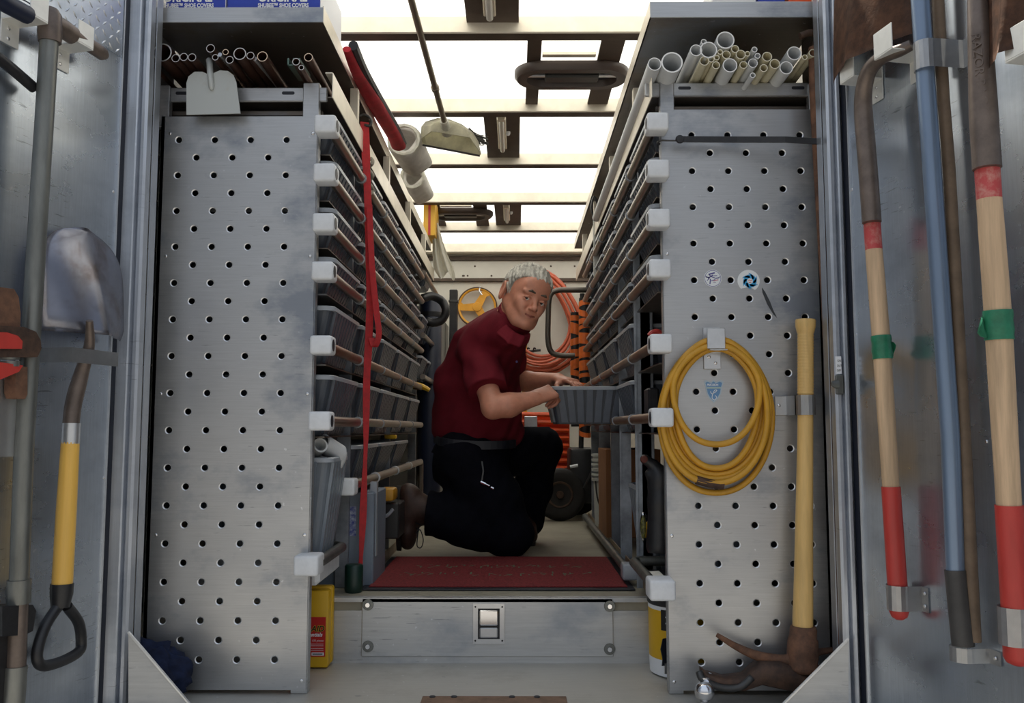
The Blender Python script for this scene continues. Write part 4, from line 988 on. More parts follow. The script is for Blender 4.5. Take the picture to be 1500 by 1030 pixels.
# shield
def zrow(px, py): return P(px, py, YPf)
t = T('shield_sticker', zrow(1045, 590), 'blue shield sticker with a script C inside the yellow hose coil', 'sticker')
sh = [(1031, 559), (1034, 557), (1041, 559.5), (1045, 556.5), (1049, 559.5), (1056, 557), (1060, 559), (1058, 566), (1056, 577), (1052, 584), (1045.5, 590), (1039, 584), (1035, 577), (1033, 566)]
bm = newbm(); extr(bm, [zrow(*q)+V((0, -.0006, 0)) for q in sh], (0, .0008, 0)); O('film', bm, mat('pale_blue_film', (.42, .52, .60), .35), t)
cc = zrow(1045.5, 572)
bm = newbm(); extr(bm, [cc+(zrow(*q)-cc)*.84+V((0, -.0009, 0)) for q in sh], (0, .0002, 0)); O('blue_field', bm, M_SHIELD, t)
bm = newbm(); box(bm, tuple(zrow(1035.5, 569.5)+V((0, -.0013, 0))), tuple(zrow(1055.8, 567)+V((0, -.0010, 0)))); O('pale_band', bm, mat('pale_green_band', (.40, .52, .50), .5), t)
text('top_word', 'PRECISION', .0085, zrow(1035.6, 565.3)+V((0, -.0012, 0)), (1, 0, 0), (0, 0, 1), M_WHITE, t, .0001, bold=.0002, sx=.78)
bm = newbm(); q = smoothpath([zrow(1040.5, 573.5), zrow(1042.5, 577), zrow(1047, 575), zrow(1050, 572), zrow(1047, 571.5), zrow(1044, 577), (zrow(1043, 583)), zrow(1046.5, 586), zrow(1049.5, 582), zrow(1047.5, 579.5)], 4)
strip(bm, [p+V((0, -.0012, 0)) for p in q], .0016, (0, 1, 0), .0016); O('script_letter', bm, M_WHITE, t)
bm = newbm(); pts = [(1116, 421), (1121, 428), (1128, 442), (1133, 455), (1138.5, 466), (1133, 461), (1124, 446), (1117, 429)]
extr(bm, [zrow(*q)+V((0, -.0004, 0)) for q in pts], (0, .0004, 0)); O('scrape_mark', bm, M_DKSCUFF, racks[1])

# yellow hose
t = T('hose_coil', P(1048, 727, 2.45), 'coiled yellow hose hanging from a hook on the punched panel', 'hose')
loops_ = []
rh = random.Random(11)
def loop(px0, px1, ytop, ybot, ywid, Y):
    cx = (px0+px1)/2; pts = []
    for k in range(28):
        a = 2*PI*k/28; s_, c_ = math.sin(a), math.cos(a)
        y = ywid+(ybot-ywid)*(-s_) if s_ < 0 else ywid-(ywid-ytop)*s_
        wx = (px1-px0)/2*abs(c_)**.92*(1 if s_ < 0 else (1-.18*s_*s_))
        x = cx+math.copysign(wx, c_)+(1050-cx)*max(0, s_)**1.5
        pts.append(P(x, y, Y))
    return pts
bm = newbm()
for i, (a, b, yt, yb2, yw, Y) in enumerate(((967, 1131, 498, 722, 612, 2.478), (972, 1127, 500, 702, 600, 2.462), (977, 1122, 504, 695, 596, 2.470), (983, 1116, 508, 690, 590, 2.480), (970, 1124, 497, 708, 608, 2.449), (989, 1110, 511, 686, 588, 2.463), (986, 1113, 506, 651, 570, 2.445))):
    tube(bm, smoothpath(loop(a, b, yt, yb2, yw, Y), 3, True), .0088, 10, closed=True)
O('hose_loops', bm, M_YHOSE, t, True)
bm = newbm(); q = [P(x, y, 2.452) for x, y in ((1020, 703), (1038, 708), (1060, 711))]; tube(bm, q, [.012, .012, .012], 12); O('hose_fitting', bm, M_RUSTD, t, True)
t = T('hose_hook', P(1045, 541, 2.495), 'small aluminium hook plate carrying the yellow hose', 'hook')
bm = newbm(); a = P(1031, 541, 2.495); b = P(1055, 490, 2.495); box(bm, (a.x, 2.494, a.z), (b.x, 2.4985, b.z+.02), .001)
zz = P(1045, 511, 2.44).z; box(bm, (a.x+.006, 2.438, zz-.004), (b.x+.007, 2.497, zz), .001); O('bracket', bm, M_CLIP, t)
bm = newbm(); a = P(1036, 511, 2.436); b = P(1062, 481, 2.436); box(bm, (a.x, 2.434, a.z), (b.x, 2.438, b.z), .0015); O('lip', bm, M_CLIP, t)
bm = newbm(); rivet(bm, P(1038.5, 523, 2.494), (0, -1, 0), .005, .003); rivet(bm, P(1048, 532, 2.494), (0, -1, 0), .005, .003); O('screws', bm, M_SCREW, t)['kind'] = 'stuff'

# pickaxe
t = T('pickaxe', P(1176, 985, 2.42), 'pickaxe with amber ribbed handle and rusty curved head', 'pickaxe')
Ya = 2.43
bm = newbm(); q = []; rs_ = []
for (y, x, r) in ((468, 1180, 13.5), (470, 1180, 14.5), (478, 1180, 14.3), (488, 1180, 11.8)): q.append(P(x, y, Ya)); rs_.append(r/F*2.47)
N_ = 60
for i in range(N_+1):
    y = 490+88*i/N_; q.append(P(1180, y, Ya)); rs_.append((11.2+(.45 if i % 3 else -.3))/F*2.45)
tube(bm, q, rs_, 20); O('ribbed_grip', bm, M_FIBRE, t, 'all')
bm = newbm(); q = [(1180, 576, 10.9), (1179.5, 650, 11.2), (1178, 760, 12.2), (1177, 850, 13.3), (1176, 905, 14.2), (1176, 925, 14.0)]
tube(bm, [P(x, y, Ya) for x, y, r in q], [r/F*2.44 for x, y, r in q], 20); O('shaft', bm, M_FIBRE, t, True)
bm = newbm(); q = [(1177, 917, 18), (1177, 921, 19.5), (1176, 934, 20), (1176, 937, 22), (1176, 958, 23.5), (1175, 972, 22), (1176, 976, 25), (1176, 983, 22), (1176, 986, 12)]
tube(bm, [P(x, y, Ya) for x, y, r in q], [r/F*2.42*.95 for x, y, r in q], 20); O('eye_socket', bm, M_RUST, t, 'all')
bm = newbm(); q = smoothpath([P(1166, 966, Ya), P(1145, 968, Ya), P(1110, 961, Ya), P(1078, 947, Ya), P(1050, 930, Ya)], 5); nq = len(q)
tube(bm, q, [.024-.018*i/nq for i in range(nq)], 10, flat=(.85, .6)); O('pick_point', bm, M_RUST, t, 'all')
bm = newbm(); q = smoothpath([P(1185, 958, Ya), P(1205, 954, Ya+.02), P(1232, 950, Ya+.03)], 5); tube(bm, q, [.022-.001*i for i in range(len(q))], 8, flat=(.4, 1.1)); O('adze_blade', bm, M_RUST, t, 'all')
t = T('handle_clip', P(1165, 608, 2.495), 'aluminium clip holding the amber pickaxe handle to the punched panel', 'clip')
bm = newbm(); z0, z1 = P(1180, 608, 2.42).z, P(1180, 579, 2.42).z
cxh = P(1180, 593, Ya).x; r = .0265; pts = [V((P(1135, 593, 2.5).x, YP-.003)).to_3d(), V((cxh-r-.012, YP-.003, 0)), V((cxh-r-.008, YP-.003, 0)), V((cxh-r, Ya+.01, 0))]+[V((cxh-r*math.cos(PI*k/8), Ya-r*math.sin(PI*k/8), 0)) for k in range(9)]+[V((cxh+r, YP-.012, 0)), V((cxh+r+.016, YP-.010, 0))]
va = [bm.verts.new((p.x, p.y, z0)) for p in pts]; vb = [bm.verts.new((p.x, p.y, z1)) for p in pts]
for i in range(len(va)-1): bm.faces.new((va[i], va[i+1], vb[i+1], vb[i]))
bmesh.ops.solidify(bm, geom=bm.faces[:], thickness=.003); bmesh.ops.recalc_face_normals(bm, faces=bm.faces); O('band', bm, M_CLIP, t)
bm = newbm(); box(bm, (P(1134, 593, 2.5).x, YP-.0085, z0), (P(1152, 593, 2.5).x, YP-.0005, z1), .001); O('base_plate', bm, M_CLIP, t)
bm = newbm(); rivet(bm, P(1141, 594, 2.4915), (0, -1, 0), .005, .003); O('screw', bm, M_SCREW, t)
# mattock lying behind
t = T('mattock_head', P(1110, 1008, 2.40), 'dark rusty mattock head lying under the pickaxe', 'tool head')
bm = newbm(); L = []
for (x, y, hw, hh) in ((1026, 982, 8, 5), (1034, 992, 16, 8), (1060, 1000, 17, 9), (1088, 998, 18, 10), (1112, 983, 20, 16), (1140, 986, 20, 19), (1172, 996, 20, 16), (1200, 1003, 16, 10)):
    c = P(x, y, 2.435); L.append([c+V((.0, dx*hw/F*2.4, dz*hh/F*2.4)) for dx, dz in ((-1, -.8), (-.7, -1), (.7, -1), (1, -.8), (1, .6), (.6, 1), (-.6, 1), (-1, .6))])
loft(bm, L); bmesh.ops.recalc_face_normals(bm, faces=bm.faces); O('mattock_blade', bm, M_RUSTD, t, 'all')
bm = newbm(); q = smoothpath([P(1024, 984, 2.41), P(1030, 996, 2.40), (P(1055, 1007, 2.40)), P(1083, 1007, 2.40), P(1102, 992, 2.40)], 4)
tube(bm, q, .010, 8); O('worn_edge', bm, M_DKGREY, t, 'all')
t = T('tow_ball', P(1031, 1030, 2.36), 'chrome tow ball at the foot of the punched panel', 'tow ball')
bm = newbm(); c = P(1032, 1013, 2.38); lathe(bm, c, [(.003, .026)]+[(.0265*math.sin(a), .0265*math.cos(a)) for a in [PI*(k+1)/12 for k in range(1, 10)]]+[(.012, -.027), (.012, -.034), (.022, -.036), (.022, -.046)], 24); O('ball', bm, M_CHROME, t, 'all')
bm = newbm(); tube(bm, [c+V((.002, .01, .018)), P(1036, 998, 2.41), P(1040, 990, 2.43)], [.014, .012, .010], 12); O('shank', bm, M_CHROME, t, True)
# rusty bars
t = T('digging_bar', P(1228, 945, 2.44), 'long rusty digging bar standing beside the frame post', 'bar')
q = [P(1192, 70, 2.44), P(1194, 130, 2.44), P(1200, 270, 2.44), P(1207, 420, 2.44), P(1216, 600, 2.44), P(1223, 740, 2.44), P(1228, 905, 2.44)]
bm = newbm(); tube(bm, q, [.0155, .0165, .0135, .0105, .0105, .0105, .009], 14); O('bar_shaft', bm, M_RUST, t, True)
bm = newbm(); tube(bm, [P(1228, 898, 2.44), P(1229, 942, 2.44)], .012, 8); O('bar_tip', bm, mat('orange_rust', (.30, .12, .05), .8, 0, .3, 30), t)
bm = newbm(); tube(bm, smoothpath([P(1172, 53, 2.43), P(1186, 48, 2.43), P(1200, 52, 2.43), P(1196, 62, 2.44), P(1192, 72, 2.44)], 4), .010, 10); O('bar_loop', bm, M_RUSTD, t, True)
# bungee
t = T('bungee_cord', P(1080, 208, 2.40), 'black bungee strap stretched across the top of the punched panel', 'strap')
bm = newbm(); strip(bm, [P(996, 204, 2.462), P(1080, 204.5, 2.455), P(1150, 204.5, 2.41), P(1210, 208, 2.40)], .017, (0, 0, 1), .005); O('strap', bm, M_BLKP, t)
bm = newbm(); lathe(bm, P(996, 204, 2.462), [(0.001, -.006), (.011, -.005), (.013, 0), (.011, .005), (.001, .006)], 16, 'y'); O('hub', bm, M_BLKP, t, True)
bm = newbm(); tube(bm, smoothpath([P(1000, 206, 2.468), P(980, 206, 2.47), P(968, 206, 2.475), P(963, 209, 2.485), P(966, 211, 2.50)], 4), .0028, 8); O('wire_hook', bm, M_DKGREY, t, True)
# latch and label on the frame post
t = T('post_latch', P(1228, 578, 2.31), 'small turn latch under a printed tag on the frame post', 'latch')
a = P(1224, 578, 2.318); b = P(1235, 549, 2.318); bm = newbm(); box(bm, (a.x, 2.312, a.z), (b.x, 2.322, b.z), .003); O('latch_plate', bm, M_GALV, t)
bm = newbm(); c = P(1222, 563, 2.305); tube(bm, [c+V((.012, .004, 0)), c, c+V((-.008, -.003, .002))], [.012, .010, .006], 12, flat=(1, .5)); O('turn_knob', bm, M_GALV, t, True)
t2 = T('printed_tag', P(1229, 548, 2.31), 'small white printed tag above the latch on the frame post', 'tag')
a = P(1225, 548, 2.318); b = P(1232.5, 522, 2.318); bm = newbm(); box(bm, (a.x, 2.319, a.z), (b.x, 2.3225, b.z), .0005); O('tag_plate', bm, M_WHITE, t2)
for i, s in enumerate(('ON', 'OUT', 'OFF')): text('tag_text', s, .0085, P(1226 if i else 1226.6, 530+i*7.2, 2.3185), (1, 0, 0), (0, 0, 1), M_BLKPR, t2, .0001, sx=.72)

# ================================================================== DECK ITEMS
t = T('first_aid_kit', (P(468, 968, 2.78).x, 2.78, 0), 'yellow first aid case with red label leaning on the step', 'case')
x0, x1 = P(425, 900, 2.76).x, P(482, 900, 2.76).x; x2 = P(488, 900, 2.80).x; z0, z1 = .004, P(470, 864, 2.77).z
bm = newbm(); box(bm, (x0, 2.755, z0), (x1, 2.80, z1), .006, seg=2); O('lid', bm, M_YEL, t, True)
bm = newbm(); box(bm, (x0-.01, 2.79, z0+.004), (x2, 2.823, z1+.008), .008, seg=2); O('case_back', bm, M_YEL, t, True)
zl1 = P(470, 904, 2.755).z; zl0 = P(470, 962, 2.755).z; xa, xb = P(431, 930, 2.755).x, P(477, 930, 2.755).x
bm = newbm(); box(bm, (xa, 2.7535, zl0), (xb, 2.7548, zl1)); O('red_label', bm, M_REDPR, t)
def tz(py): return P(470, py, 2.753).z
text('title', 'FIRST AID', .024, (xb-.005, 2.7530, tz(925)), (1, 0, 0), (0, 0, 1), M_YEL, t, .0001, 'RIGHT', shear=.25, bold=.0016)
text('title', 'FIRST AID', .024, (xb-.005, 2.7526, tz(925)), (1, 0, 0), (0, 0, 1), M_BLKPR, t, .0001, 'RIGHT', shear=.25, bold=.0006)
text('subtitle', 'Essentials', .016, (xb-.010, 2.7530, tz(932.5)), (1, 0, 0), (0, 0, 1), M_WHITE, t, .0001, 'RIGHT', shear=.2, bold=.0004)
text('small_print', '130 pieces', .0085, (xb-.006, 2.7530, tz(940)), (1, 0, 0), (0, 0, 1), M_WHITE, t, .0001, 'RIGHT', shear=.2)
bm = newbm()
for y in (944, 946.5, 950.5, 953): box(bm, (xa+.012, 2.753, tz(y)), (xb-.006, 2.7534, tz(y)+.0012))
O('print_lines', bm, M_WHITE, t)['kind'] = 'stuff'
bm = newbm(); box(bm, (xb-.042, 2.7528, tz(960.5)), (xb-.004, 2.7534, tz(956))); O('white_patch', bm, M_WHITE, t)
bm = newbm(); box(bm, (xb-.039, 2.7524, tz(959)), (xb-.008, 2.7527, tz(957.5))); O('patch_print', bm, M_BLKPR, t)
bm = newbm(); extr(bm, [P(x, y, 2.7545) for x, y in ((440, 875), (455, 875), (452, 889), (440, 889))], (0, .001, 0)); O('dark_print', bm, mat('maroon_print', (.08, .01, .01), .5), t)
# bucket
c = V((P(1002, 930, 2.73).x, 2.73, 0)); r = abs(P(951, 930, 2.72).x-c.x)
t = T('grout_bucket', c, 'round yellow and white bucket with black lid beside the step', 'bucket')
zb_ = [0.002, .052, .197, .212, .222]
zz = [z_at(971, 2.72), z_at(967, 2.72)]
zw = z_at(962, 2.70); zy = z_at(889, 2.72); zw2 = z_at(883, 2.72); zt_ = z_at(870, 2.72)
bm = newbm(); lathe(bm, c, [(r*.9, .002), (r*.97, .006), (r*.985, zw)], 40); O('bucket_base', bm, M_WHITE, t, True)
bm = newbm(); lathe(bm, c, [(r*.986, zw+.0001), (r, zy)], 40); O('yellow_label', bm, M_YEL, t, True)
bm = newbm(); lathe(bm, c, [(r*.999, zy+.0001), (r, zw2)], 40); O('white_band', bm, M_WHITE, t, True)
bm = newbm(); lathe(bm, c, [(r*1.01, zw2+.0001), (r*1.03, zw2+.004), (r*1.03, zt_), (r*.9, zt_+.004), (r*.2, zt_+.004)], 40); O('lid', bm, M_BLKP, t, True)
def cylpatch(bm, a0, a1, z0, z1, rr2, n=8):
    for k in range(n):
        a = a0+(a1-a0)*k/n; b = a0+(a1-a0)*(k+1)/n
        bm.faces.new([bm.verts.new(c+V((rr2*math.cos(x), rr2*math.sin(x), z))) for x, z in ((a, z0), (b, z0), (b, z1), (a, z1))])
def angat(px): return -PI+math.acos(max(-1, min(1, (c.x-P(px, 920, 2.68).x)/r)))
bm = newbm(); cylpatch(bm, angat(967), angat(1010), P(975, 923, 2.66).z, P(975, 893, 2.66).z, r*1.012); O('black_block', bm, M_BLKPR, t)
for s, y0 in (('TITE', 910), ('TITE', 919)):
    a = angat(977); n3 = V((math.cos(a), math.sin(a), 0)); rt = V((-math.sin(a), math.cos(a), 0))
    text('label_letters', s[:2], .022, c+n3*r*1.018+V((0, 0, P(975, y0, 2.66).z))-rt*.010, rt, (0, 0, 1), M_WHITE, t, .0002, bold=.0010)
for s, y0, h_ in (('KE', 935, .014), ('CA', 941, .011)):
    a = angat(978); n3 = V((math.cos(a), math.sin(a), 0)); rt = V((-math.sin(a), math.cos(a), 0))
    text('label_letters', s[:3], h_, c+n3*r*1.014+V((0, 0, P(975, y0, 2.66).z))-rt*.010, rt, (0, 0, 1), M_BLKPR, t, .0002, bold=.0006)
a = angat(971); n3 = V((math.cos(a), math.sin(a), 0)); rt = V((-math.sin(a), math.cos(a), 0))
text('quantity', '90', .020, c+n3*r*1.006+V((0, 0, P(970, 976, 2.64).z))-rt*.008, rt, (0, 0, 1), M_DKGREY, t, .0002)
t = T('black_strap_end', (P(976, 990, 2.56).x, 2.57, 0), 'black webbing end with silver buckle between bucket and panel', 'strap')
bm = newbm(); strip(bm, [P(977, 935, 2.60), P(974, 950, 2.58), P(977, 965, 2.57), P(976, 975, 2.565)], .03, (1, .5, 0), .004); O('webbing', bm, M_BLACK, t)
bm = newbm(); box(bm, tuple(P(973, 988, 2.56)), tuple(P(978, 972, 2.56)+V((0, .006, 0))), .002); O('buckle', bm, M_CHROME, t)

# blue rag behind the gusset
bm = newbm(); bmesh.ops.create_icosphere(bm, subdivisions=4, radius=1)
c0 = P(238, 985, 2.44); rg = np.random.RandomState(2)
from mathutils import noise as mnoise
for v in bm.verts:
    d = v.co.copy(); k = 1+.35*mnoise.noise(d*2.2)+.22*mnoise.noise(d*5.0)+.1*abs(mnoise.noise(d*11))
    v.co = V((c0.x+d.x*.085*k-.02-.03*d.z, c0.y+d.y*.045*k, max(.004, c0.z+d.z*.082*k+(.05 if d.x < -.3 else 0)*(-d.x))))
tag(O('blue_rag', bm, M_RAG, None, 'all'), 'crumpled dark blue rag stuffed behind the corner gusset', 'rag')
# ================================================================== THE PERSON (implicit surface, polygonised)
class Field:
    def __init__(s, lo, hi, h):
        s.lo = np.array(lo, float); s.h = h; s.n = np.ceil((np.array(hi)-s.lo)/h).astype(int)+1
        s.f = np.full(tuple(s.n), 1.0, np.float32)
    def _sub(s, lo, hi, m):
        a = np.maximum(np.floor((np.array(lo)-m-s.lo)/s.h).astype(int), 0); b = np.minimum(np.ceil((np.array(hi)+m-s.lo)/s.h).astype(int)+1, s.n)
        if (b <= a).any(): return None
        sl = tuple(slice(a[i], b[i]) for i in range(3))
        ax = [(s.lo[i]+s.h*np.arange(a[i], b[i])).astype(np.float32) for i in range(3)]
        X, Y, Z = np.meshgrid(*ax, indexing='ij', sparse=True); return sl, X, Y, Z
    def _comb(s, sl, d, k, op):
        f = s.f[sl]
        if op == 'add':
            if k <= 0: s.f[sl] = np.minimum(f, d)
            else: h = np.maximum(k-np.abs(f-d), 0)/k; s.f[sl] = np.minimum(f, d)-h*h*k*.25
        else:
            d = -d
            if k <= 0: s.f[sl] = np.maximum(f, d)
            else: h = np.maximum(k-np.abs(f-d), 0)/k; s.f[sl] = np.maximum(f, d)+h*h*k*.25
    def cone(s, a, b, ra, rb, k=.02, op='add', sq=None):
        """tapered limb from a to b; sq=(axis, factor) squashes its section along a direction"""
        a = np.array(a, float); b = np.array(b, float); R = max(ra, rb)*(1.3 if sq else 1)
        g = s._sub(np.minimum(a, b)-R, np.maximum(a, b)+R, k+.02)
        if g is None: return
        sl, X, Y, Z = g; d = b-a; L = max(d@d, 1e-9)
        t = np.clip(((X-a[0])*d[0]+(Y-a[1])*d[1]+(Z-a[2])*d[2])/L, 0, 1)
        px, py, pz = X-a[0]-t*d[0], Y-a[1]-t*d[1], Z-a[2]-t*d[2]
        if sq:
            ax, fc = np.array(sq[0], float), sq[1]; ax /= np.linalg.norm(ax); q = (px*ax[0]+py*ax[1]+pz*ax[2])*(fc-1)
            px = px+q*ax[0]; py = py+q*ax[1]; pz = pz+q*ax[2]
        s._comb(sl, np.sqrt(px*px+py*py+pz*pz)-(ra+(rb-ra)*t), k, op)
    def chain(s, pts, rs, k=.02, sq=None):
        for i in range(len(pts)-1): s.cone(pts[i], pts[i+1], rs[i], rs[i+1], k, 'add', sq)
    def ell(s, c, r, k=.02, op='add', M=None):
        c = np.array(c, float); r = np.array(r, float); R = r.max()
        g = s._sub(c-R, c+R, k+.015)
        if g is None: return
        sl, X, Y, Z = g; x, y, z = X-c[0], Y-c[1], Z-c[2]
        if M is not None: M = np.array(M); x, y, z = (M[0, 0]*x+M[1, 0]*y+M[2, 0]*z, M[0, 1]*x+M[1, 1]*y+M[2, 1]*z, M[0, 2]*x+M[1, 2]*y+M[2, 2]*z)
        k0 = np.sqrt((x/r[0])**2+(y/r[1])**2+(z/r[2])**2); k1 = np.sqrt((x/r[0]**2)**2+(y/r[1]**2)**2+(z/r[2]**2)**2)+1e-9
        s._comb(sl, k0*(k0-1)/k1, k, op)
    def mesh(s):
        f = s.f; S = f < 0; n = s.n
        cnt = np.zeros(tuple(n-1), np.int8)
        for i in (0, 1):
            for j in (0, 1):
                for k in (0, 1): cnt += S[i:n[0]-1+i, j:n[1]-1+j, k:n[2]-1+k]
        act = (cnt > 0) & (cnt < 8); idx = np.argwhere(act); vid = np.full(act.shape, -1, np.int32); vid[act] = np.arange(len(idx))
        acc = np.zeros((len(idx), 3)); c = np.zeros(len(idx))
        cr_ = [(i, j, k) for i in (0, 1) for j in (0, 1) for k in (0, 1)]
        for a in cr_:
            for ax in range(3):
                if a[ax]: continue
                b = list(a); b[ax] = 1
                fa = f[idx[:, 0]+a[0], idx[:, 1]+a[1], idx[:, 2]+a[2]]; fb = f[idx[:, 0]+b[0], idx[:, 1]+b[1], idx[:, 2]+b[2]]
                m = (fa < 0) != (fb < 0); t = np.where(m, fa/np.where(m, fa-fb, 1), 0)
                p = np.array(a, float)[None]+np.zeros((len(idx), 3)); p[:, ax] += t
                acc[m] += p[m]; c[m] += 1
        v = (idx+acc/c[:, None])*s.h+s.lo
        F_ = []
        for ax in range(3):
            o1, o2 = (ax+1) % 3, (ax+2) % 3
            sa = [slice(None)]*3; sb = [slice(None)]*3; sa[ax] = slice(0, -1); sb[ax] = slice(1, None)
            A = S[tuple(sa)]; B = S[tuple(sb)]; e_ = np.argwhere(A != B)
            ok = (e_[:, o1] > 0) & (e_[:, o2] > 0) & (e_[:, o1] < n[o1]-1) & (e_[:, o2] < n[o2]-1); e_ = e_[ok]
            fl = A[e_[:, 0], e_[:, 1], e_[:, 2]]
            q = []
            for d1, d2 in ((0, 0), (1, 0), (1, 1), (0, 1)):
                w_ = e_.copy(); w_[:, o1] -= d1; w_[:, o2] -= d2; q.append(vid[w_[:, 0], w_[:, 1], w_[:, 2]])
            q = np.stack(q, 1); q[~fl] = q[~fl][:, ::-1]; F_.append(q)
        return v, np.concatenate(F_)
def fieldobj(name, parts, m, parent, tf=None):
    vs = []; fs = []; o_ = 0
    for v, f in parts: vs.append(v); fs.append(f+o_); o_ += len(v)
    v = np.concatenate(vs); f = np.concatenate(fs)
    me = bpy.data.meshes.new(name); me.vertices.add(len(v)); me.vertices.foreach_set('co', (v-np.array(ORG[parent.name])).astype(np.float32).ravel())
    me.loops.add(f.size); me.loops.foreach_set('vertex_index', f.astype(np.int32).ravel())
    me.polygons.add(len(f)); me.polygons.foreach_set('loop_start', np.arange(0, f.size, 4, dtype=np.int32)); me.polygons.foreach_set('use_smooth', np.ones(len(f), bool))
    me.update(calc_edges=True); me.validate()
    for q in (m if isinstance(m, list) else [m]): me.materials.append(q)
    o = bpy.data.objects.new(name, me); C.objects.link(o); o.parent = parent; ORG[o.name] = ORG[parent.name]; return o

M_SKIN = mat('skin', (.62, .27, .175), .46, 0, .10, 30, bump=.05)
M_SKIN.node_tree.nodes['Principled BSDF'].inputs['Subsurface Weight'].default_value = .08
M_SKIN.node_tree.nodes['Principled BSDF'].inputs['Subsurface Radius'].default_value = (.02, .008, .004)
M_HAIR = mat('silver_hair', (.50, .48, .42), .6, 0, .55, 55, (1, 1, .25), bump=.9)
M_BROW = mat('dark_brow', (.10, .075, .055), .7)
M_LIP = mat('lip', (.46, .16, .115), .42)
M_EYEW = mat('eye_white', (.75, .72, .68), .2)
M_IRIS = mat('dark_iris', (.03, .02, .015), .15)
M_SHIRT = mat('maroon_shirt', (.14, .009, .018), .85, 0, .10, 30, bump=.15, spec=.2)
M_PANTS = mat('black_trousers', (.0045, .005, .009), .9, 0, .2, 30, bump=.2, spec=.12)
M_BOOT = mat('brown_boot_leather', (.045, .021, .014), .55, 0, .35, 22, bump=.3)
M_SOLE = mat('boot_sole', (.03, .024, .02), .8)
M_NAIL = mat('fingernail', (.55, .30, .24), .3)

mp = T('kneeling_person', (P(690, 815, 3.7).x, 3.78, ZF), 'kneeling person with grey hair, maroon shirt and black trousers, holding a grey bin', 'person')
def A(px, py, Y): return np.array(P(px, py, Y))
# joints
pelN, pelF = A(683, 668, 3.74), A(694, 672, 3.93)
kN, aN = A(748, 782, 3.72), A(622, 752, 3.72)
kF, aF = A(791, 650, 4.12), A(772, 770, 4.17)
waist = A(694, 628, 3.80); chest = A(700, 552, 3.76); upc = A(717, 505, 3.70); neckb = A(735, 480, 3.64)
shN, shF = A(697, 512, 3.57), A(745, 506, 3.88)
elN, wrN = A(722, 597, 3.42), A(783, 584, 3.45)
elF, wrF = A(748, 560, 3.98), A(818, 556, 3.80)

# ---------------- head
HS = 1.075
hc = A(769.5, 433, 3.45)
Rh = (Matrix.Rotation(math.radians(17), 3, 'Y') @ Matrix.Rotation(math.radians(27), 3, 'Z') @ Matrix.Rotation(math.radians(8), 3, 'X'))
Rn = np.array(Rh)
def H(x, y, z): return hc+Rn@(np.array([x, y, z])*HS)
hf = Field((-.115, -.15, -.21), (.115, .14, .145), .0023)
E = hf.ell
E((0, .018, .028), (.0755, .093, .083), .01)
E((0, -.02, .035), (.066, .070, .070), .03)
E((0, -.038, -.03), (.060, .055, .070), .035)
E((0, -.045, -.078), (.046, .045, .036), .03)
for s in (-1, 1):
    hf.cone((s*.060, .005, -.045), (s*.030, -.060, -.098), .017, .016, .03)
    E((s*.037, -.068, -.028), (.022, .018, .018), .022)
    E((s*.034, -.083, -.045), (.012, .010, .016), .016)
E((0, -.080, -.101), (.021, .017, .016), .02)
E((0, -.082, .040), (.048, .014, .030), .03)
for s in (-1, 1):
    E((s*.030, -.0865, .015), (.024, .0095, .0075), .012)
    E((s*.031, -.107, -.008), (.017, .018, .0105), .010, 'sub')
    E((s*.0315, -.0800, -.008), (.0165, .0125, .0125), .004)
    hf.cone((s*.018, -.0935, -.0045), (s*.031, -.0965, -.0010), .0030, .0036, .003); hf.cone((s*.031, -.0965, -.0010), (s*.045, -.0905, -.005), .0036, .0028, .003)
    hf.cone((s*.019, -.0925, -.0125), (s*.043, -.0905, -.0135), .0020, .0024, .004)
hf.cone((0, -.090, .006), (0, -.110, -.034), .0075, .0095, .012); E((0, -.113, -.036), (.0105, .010, .009), .008)
for s in (-1, 1): E((s*.0125, -.101, -.039), (.0075, .009, .0065), .007)
for s in (-1, 1): hf.cone((s*.016, -.098, -.036), (s*.030, -.088, -.058), .0028, .0024, .008, 'sub')
E((0, -.083, -.062), (.034, .0155, .019), .014)
pts = [(-.037, -.078, -.0500), (-.017, -.0945, -.0635), (0, -.0995, -.0665), (.017, -.0945, -.0635), (.037, -.078, -.0500)]
for a, b in zip(pts, pts[1:]): hf.cone((a[0], a[1]+.0005, a[2]), (b[0], b[1]+.0005, b[2]), .0032, .0032, .003, 'sub')
for s in (-1, 1): hf.cone((s*.028, -.086, -.058), (s*.032, -.080, -.055), .002, .0015, .004, 'sub')
for s in (-1, 1):
    M_ = np.array(Matrix.Rotation(s*.35, 3, 'Z') @ Matrix.Rotation(-.15, 3, 'X'))
    E((s*.086, .018, -.010), (.010, .025, .038), .008, 'add', M_)
    E((s*.095, .011, -.006), (.007, .014, .024), .005, 'sub', M_)
    E((s*.0815, .006, -.012), (.004, .004, .007), .004)
hf.chain([(0, .030, -.045), (-.006, .045, -.11), (-.02, .06, -.20)], [.056, .052, .050], .03)
v, f = hf.mesh(); headp = (hc+(v*HS)@Rn.T, f)
# lips, brows, eyes, hair in head space
def headfield(lo, hi, h, fn, name, m):
    q = Field(lo, hi, h); fn(q); v, f = q.mesh(); return fieldobj(name, [(hc+(v*HS)@Rn.T, f)], m, mp)

